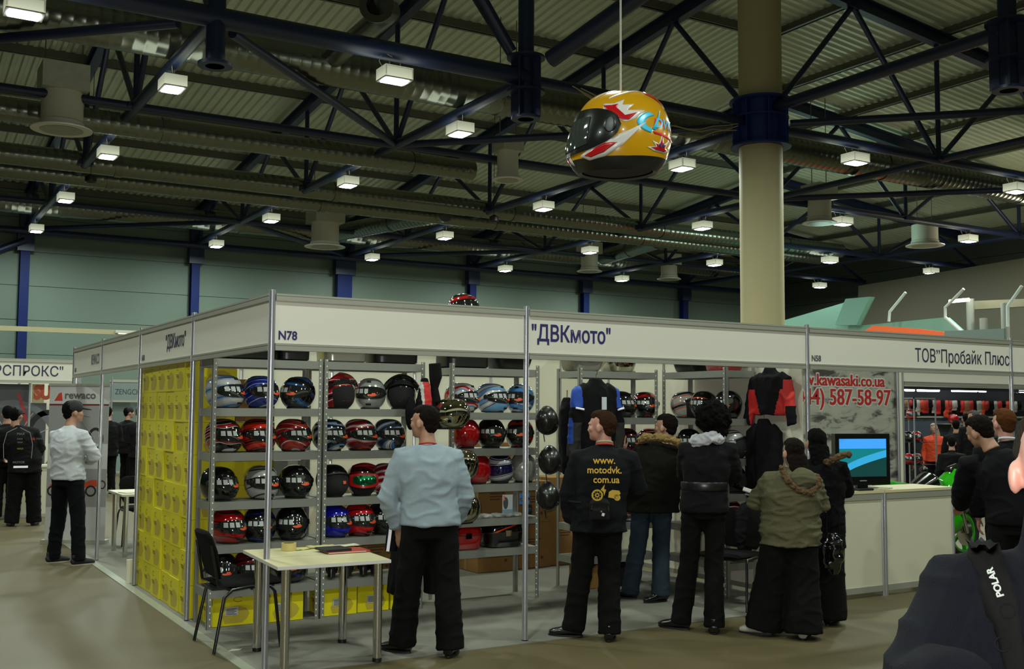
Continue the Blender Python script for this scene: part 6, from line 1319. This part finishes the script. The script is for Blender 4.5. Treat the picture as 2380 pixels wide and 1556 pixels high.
for i, (u0, u1) in enumerate([(2104, 2124), (2133, 2182), (2213, 2270), (2276, 2290), (2370, 2400)]):
    p, q = on(u0, 907+i*.8, 'Y', YG-.5), on(u1, 907.5+i*.8, 'Y', YG-.5); tag(MB().tube([p, q], .028, 10).build('fluorescent_tube', mat('tube_glow_white', 'f0f4ff', .4, emit=9), None, True), 'white fluorescent tube over the far red gear stand, %s from the left' % ['first', 'second', 'third', 'fourth', 'fifth'][i], 'lamp')
tag(MB().box((15.5, YG-.56, 2.24), (23.5, YG-.44, 2.27)).build('light_rail', mat('dark_rail', '15151a', .5)), 'dark rail carrying the fluorescent tubes of the red stand', 'rail')
hd_ = fascia((15.2, YG-.03), (24, YG-.03), 2.32, 2.7, 'dark header board of the far red stand', pm=mat('dark_header', '14121a', .5)); text('HEADLIGHT', .16, mat('header_lettering', '8a8a8c', .5), hd_, face_mtx((6.0, -.0065, -.22+.12), (1, 0, 0)), 'lettering', .9)
p = on(2216, 985, 'Y', 8.72); helmet('bare', P_['red'], 'red cap like helmet on a shelf of the far stand', tuple(p), 0, None, sc=.8); MB().box((p.x-wx0-.3, -.35, p.z-.02), (p.x-wx0+.3, 0, p.z)).build('shelf', alu_d, gwall)
# people there
p = on(2172, 1020, 'Y', 8.0)
t, jk, Mh, nk = person('fair haired woman in an orange jacket seen far right behind the bikes', (p.x, p.y), face_cam(p)+pi-.2, vox=.011, s=.9, hip=(0, 0, .8), chest=(0, 0, 1.06), neck=(0, 0, 1.26), head=(0, .03, 1.40), hroll=.2, hair='long', hairm=mat('hair_blond', '8f7f66', .7), top=mat('orange_jacket', 'c23a0c', .7), hem=.7, bulk=.05)
for u_, v_, yy, l, hm_, s_, ya in [(2262, 955, 6.4, 'grey haired man in dark clothes, face turned left, behind the bikes', HG, 1.0, 1.2), (2222, 990, 6.9, 'dark dressed person bending behind the motorcycle', HK, .92, 0.), (2245, 975, 7.4, 'dark coated person deeper in the far stand', HK, .97, .3), (2092, 985, 7.2, 'dark dressed person behind the glass showcase', HB, .97, -.6), (2212, 1030, 4.9, 'dark haired person leaning over the green motorcycle', HK, .84, 0)]:
    p = on(u_, v_, 'Y', yy); zt = p.z; t, jk, Mh, nk = person(l, (p.x, p.y), face_cam(p), vox=.014, s=s_, hairm=hm_, hyaw=ya, bulk=.055, abulk=.03, hem=.75, head=(0, .03, min(zt-.0, 1.66)), neck=(0, 0, min(zt-.17, 1.49)), chest=(0, 0, 1.2*s_), hip=(0, 0, .92*s_))
# ================================================================ LEFT BACKGROUND STANDS
t = fascia((-4, 12), (.62, 12), 2.125, 2.52, 'cream fascia board with dark Cyrillic lettering at the far left', h=.05)
text('СУПЕРСПРОКС"', .23, ink3, t, face_mtx((on(-108, 874, 'Y', 12).x+4, -.0065, .12), (1, 0, 0)), 'lettering', .87, .002)
partition((-4, 13.2), (.9, 13.2), 'white back wall of the far left stand, behind the wheel posters', 5)
post(on(66, 1000, 'Y', 12.05).x, 12.05, 'aluminium post of the far left stand, between the wheel posters'); post(.7, 12.1, 'aluminium post of the far left stand, hidden behind the banner')
def far_poster(u0, u1, v0, v1, Y, label, cols):
    a, b_ = on(u0, v0, 'Y', Y), on(u1, v1, 'Y', Y); t = thing('poster', label, 'poster', (a.x, Y, b_.z)); w_, h_ = b_.x-a.x, a.z-b_.z
    MB().box((0, 0, 0), (w_, .004, h_)).build('print_sheet', mat('far_poster_grey', '3c3c3f', .5, var=.3, scale=3), t); return t, w_, h_
t, w_, h_ = far_poster(-40, 61, 892, 1205, 12.15, 'dark poster with a red and grey spoked wheel at the far left', None)
f3 = lambda a, b: (a, -.001, b)
mb = MB(); ring(mb, f3, w_*.62, h_*.55, .62, .62, .10, 40); mb.build('wheel_print', mat('wheel_print_grey', '55575a', .5), t); mb = MB(); i = mb.av([(w_*.70, -.002, h_*.93), (w_*.78, -.002, h_*.93), (w_*.98, -.002, h_*.70), (w_*.98, -.002, h_*.62)]); mb.af([i, i+1, i+2, i+3]); mb.build('red_print', mat('wheel_print_red', '8a1c22', .5), t)
mb = MB()
for a in (.3, .9, 1.3, 1.9, 2.5): mb.beam((w_*.62+.1*cos(a), -.002, h_*.55+.1*sin(a)), (w_*.62+.6*cos(a+.12), -.002, h_*.55+.6*sin(a+.12)), .002, .012, (0, 0, 1)) 
mb.build('spoke_print', mat('wheel_print_light', '8c8c88', .5), t)
t, w_, h_ = far_poster(72, 102, 937, 1108, 12.15, 'narrow dark poster with a motorcycle wheel left of the banner', None); mb = MB(); ring(mb, f3, w_*1.15, h_*.5, .27, .40, .09, 24, a0=1.2, a1=5.2); mb.build('wheel_print', mat('tyre_rubber'), t)
t, w_, h_ = far_poster(75, 102, 893, 937, 12.14, 'cream sign piece with orange letters left of the banner', None); t.children[0].data.materials[0] = mat('cream_sign', 'a79c74', .5); text('SU', .3, mat('sign_orange', 'b0441a', .5), t, face_mtx((.03, -.003, .07), (1, 0, 0)), 'lettering', .75, .02); 
p = on(85, 1160, 'Y', 11.9); t = thing('counter', 'low white counter at the far left behind the two men', 'counter', (p.x-1.2, 11.6, 0)); MB().box((0, 0, .05), (1.8, .5, .78)).build('body', cw, t); MB().box((0, -.01, 0), (1.8, .5, .05)).build('base_rail', alu_d, t); MB().box((-.01, -.02, .78), (1.81, .52, .81)).build('countertop', cw, t)
a, b_ = on(-30, 762, 'Y', 12.3), on(352, 776, 'Y', 12.3)
tag(MB().beam(a, b_, .06, .08).build('lighting_beam', mat('pale_beam', 'a89f7c', .5)), 'pale lighting beam above the far left fascia', 'beam')
a, b_ = on(268, 771, 'Y', 12.26), on(345, 775, 'Y', 12.26); t = thing('spotlight', 'white spotlight bar on the pale beam left of the stand', 'lamp', a); MB().beam((0, 0, 0), b_-a, .08, .05).build('body', white_p, t); MB().beam(Vector((.05, 0, -.03)), (b_-a)*.95-Vector((0, 0, .03)), .06, .02).build('glow_strip', mat('spot_glow', 'e8e6d8', .4, emit=1.2), t)
# roll-up banner
pb0 = on(103, 1262, 'Z', 0.01); pb1 = on(243, 1263, 'Z', .01)
t = thing('rollup_banner', 'white roll-up banner with motorcycle pictures behind the man in the white shirt', 'banner', (pb0.x, pb0.y, 0), math.atan2(pb1.y-pb0.y, pb1.x-pb0.x)); W_ = (pb1-pb0).length; H_ = 2.02
ws = mat('banner_white', 'a3a09e', .5); MB().box((0, 0, .05), (W_, .004, H_)).build('banner_sheet', ws, t); MB().box((-.03, -.06, 0), (W_+.03, .06, .05)).build('base_case', alu_d, t); MB().box((-.01, -.012, H_-.01), (W_+.01, .012, H_+.02)).build('top_bar', alu_d, t)
fb2 = lambda a, b: (a*W_, -.001, b*H_)
MB().box((0, -.0015, .875*H_-.01), (W_, 0, .875*H_+.012)).build('dark_red_rule', mat('rule_dark_red', '5c1418', .5), t)
MB().box((0, -.0012, .53*H_+.2), (W_, 0, .87*H_)).build('grey_picture', mat('banner_grey', '7c7a78', .5), t); MB().box((0, -.0012, .23*H_), (W_, 0, .42*H_+.1)).build('grey_picture', mat('banner_grey'), t)
text('rewaco', .135, mat('banner_letter_grey', '4d4b49', .5), t, face_mtx((.25*W_, -.003, .915*H_), (1, 0, 0)), 'lettering', 1.0, .003); text('moto-depot.com', .075, mat('banner_letter_dark', '3f3e3e', .5), t, face_mtx((.22*W_, -.003, .585*H_-.03), (1, 0, 0)), 'lettering', .95); text('info@mail.ru', .07, mat('banner_letter_mid', '66645f', .5), t, face_mtx((.30*W_, -.003, .545*H_-.03), (1, 0, 0)), 'lettering', .95)
mb = MB(); i = mb.av([fb2(.08, .90), fb2(.22, .90), fb2(.2, .955), fb2(.15, .945)]); mb.af([i, i+1, i+2, i+3]); mb.build('red_wing_logo', mat('logo_red'), t)
mb = MB(); ring(mb, lambda a, b: (a, -.003, b), .79*W_, .66*H_, .07, .11, .035, 24); mb.mi = 1; mb.beam((.55*W_, -.003, .78*H_), (.78*W_, -.003, .66*H_), .001, .02, (0, 1, 0)); mb.beam((.5*W_, -.003, .82*H_), (.68*W_, -.003, .80*H_), .001, .015, (0, 1, 0)); mb.build('motorcycle_picture', [mat('tyre_rubber'), mat('wheel_print_light')], t)
mb = MB(); ring(mb, lambda a, b: (a, -.003, b), .74*W_, .33*H_, .05, .05, .022, 20); ring(mb, lambda a, b: (a, -.003, b), .1*W_, .33*H_, .045, .045, .022, 20); ring(mb, lambda a, b: (a, -.003, b), .93*W_, .37*H_, .03, .04, .015, 16); mb.mi = 1
i = mb.av([(x*W_, -.002, z*H_) for x, z in ((.05, .37), (.6, .38), (.75, .40), (.95, .40), (.85, .36), (.6, .35), (.1, .35))]); mb.af([i+k for k in range(7)]); mb.build('quad_picture', [mat('tyre_rubber'), mat('quad_orange', 'a33a1c', .5)], t)
# stand with Latin name
t = fascia(tuple(on(252, 900, 'Y', 22))[:2], tuple(on(352, 900, 'Y', 22))[:2], on(250, 935, 'Y', 22).z, on(250, 884, 'Y', 22).z, 'grey fascia board with a Latin company name, far behind the yellow boxes', pm=mat('far_fascia_grey', '6f7b76', .5)); text('ZENGCHENG', .20, ink3, t, face_mtx((.14, -.0065, .20), (1, 0, 0)), 'lettering', .78)
a = on(262, 930, 'Y', 22.3); partition((a.x, 22.4), (a.x+3, 22.4), 'pale green wall panels of the far stand behind the hatted man', 3, mt=mat('far_panel_green', '6d7d77', .5)); post(a.x-.1, 21.9, 'aluminium post of the far stand left of the company name')
# small table beside the yellow boxes
t = thing('table', 'small white table with chrome legs beyond the yellow boxes', 'table', (0.62, 6.45, .006)); MB().box((-.36, -.42, .70), (.36, .42, .725)).build('tabletop', cw, t)
for x in (-.29, .29):
    for y in (-.33, .33): MB().tube([(x, y, 0), (x, y, .70)], .028, 16).build('leg', chrome, t, True)
tag(MB().cb((.45, 6.3, .736), (.3, .2, .008), .3).build('paper_stack', mat('paper_b5b096')), 'papers on the small white table beyond the yellow boxes', 'paper')
chair((.75, 7.3, .006), -pi/2, 'black chair behind the small white table at the left')
t = thing('skirting_board', 'short white board standing on the floor at the corner of the yellow stack', 'board', (0.0, 4.16, .008)); MB().box((-.045, -.02, 0), (.03, .0, .23)).build('board', panel, t)
partition((.05, 4.22), (.04, 4.2), 'x', 1) if 0 else None
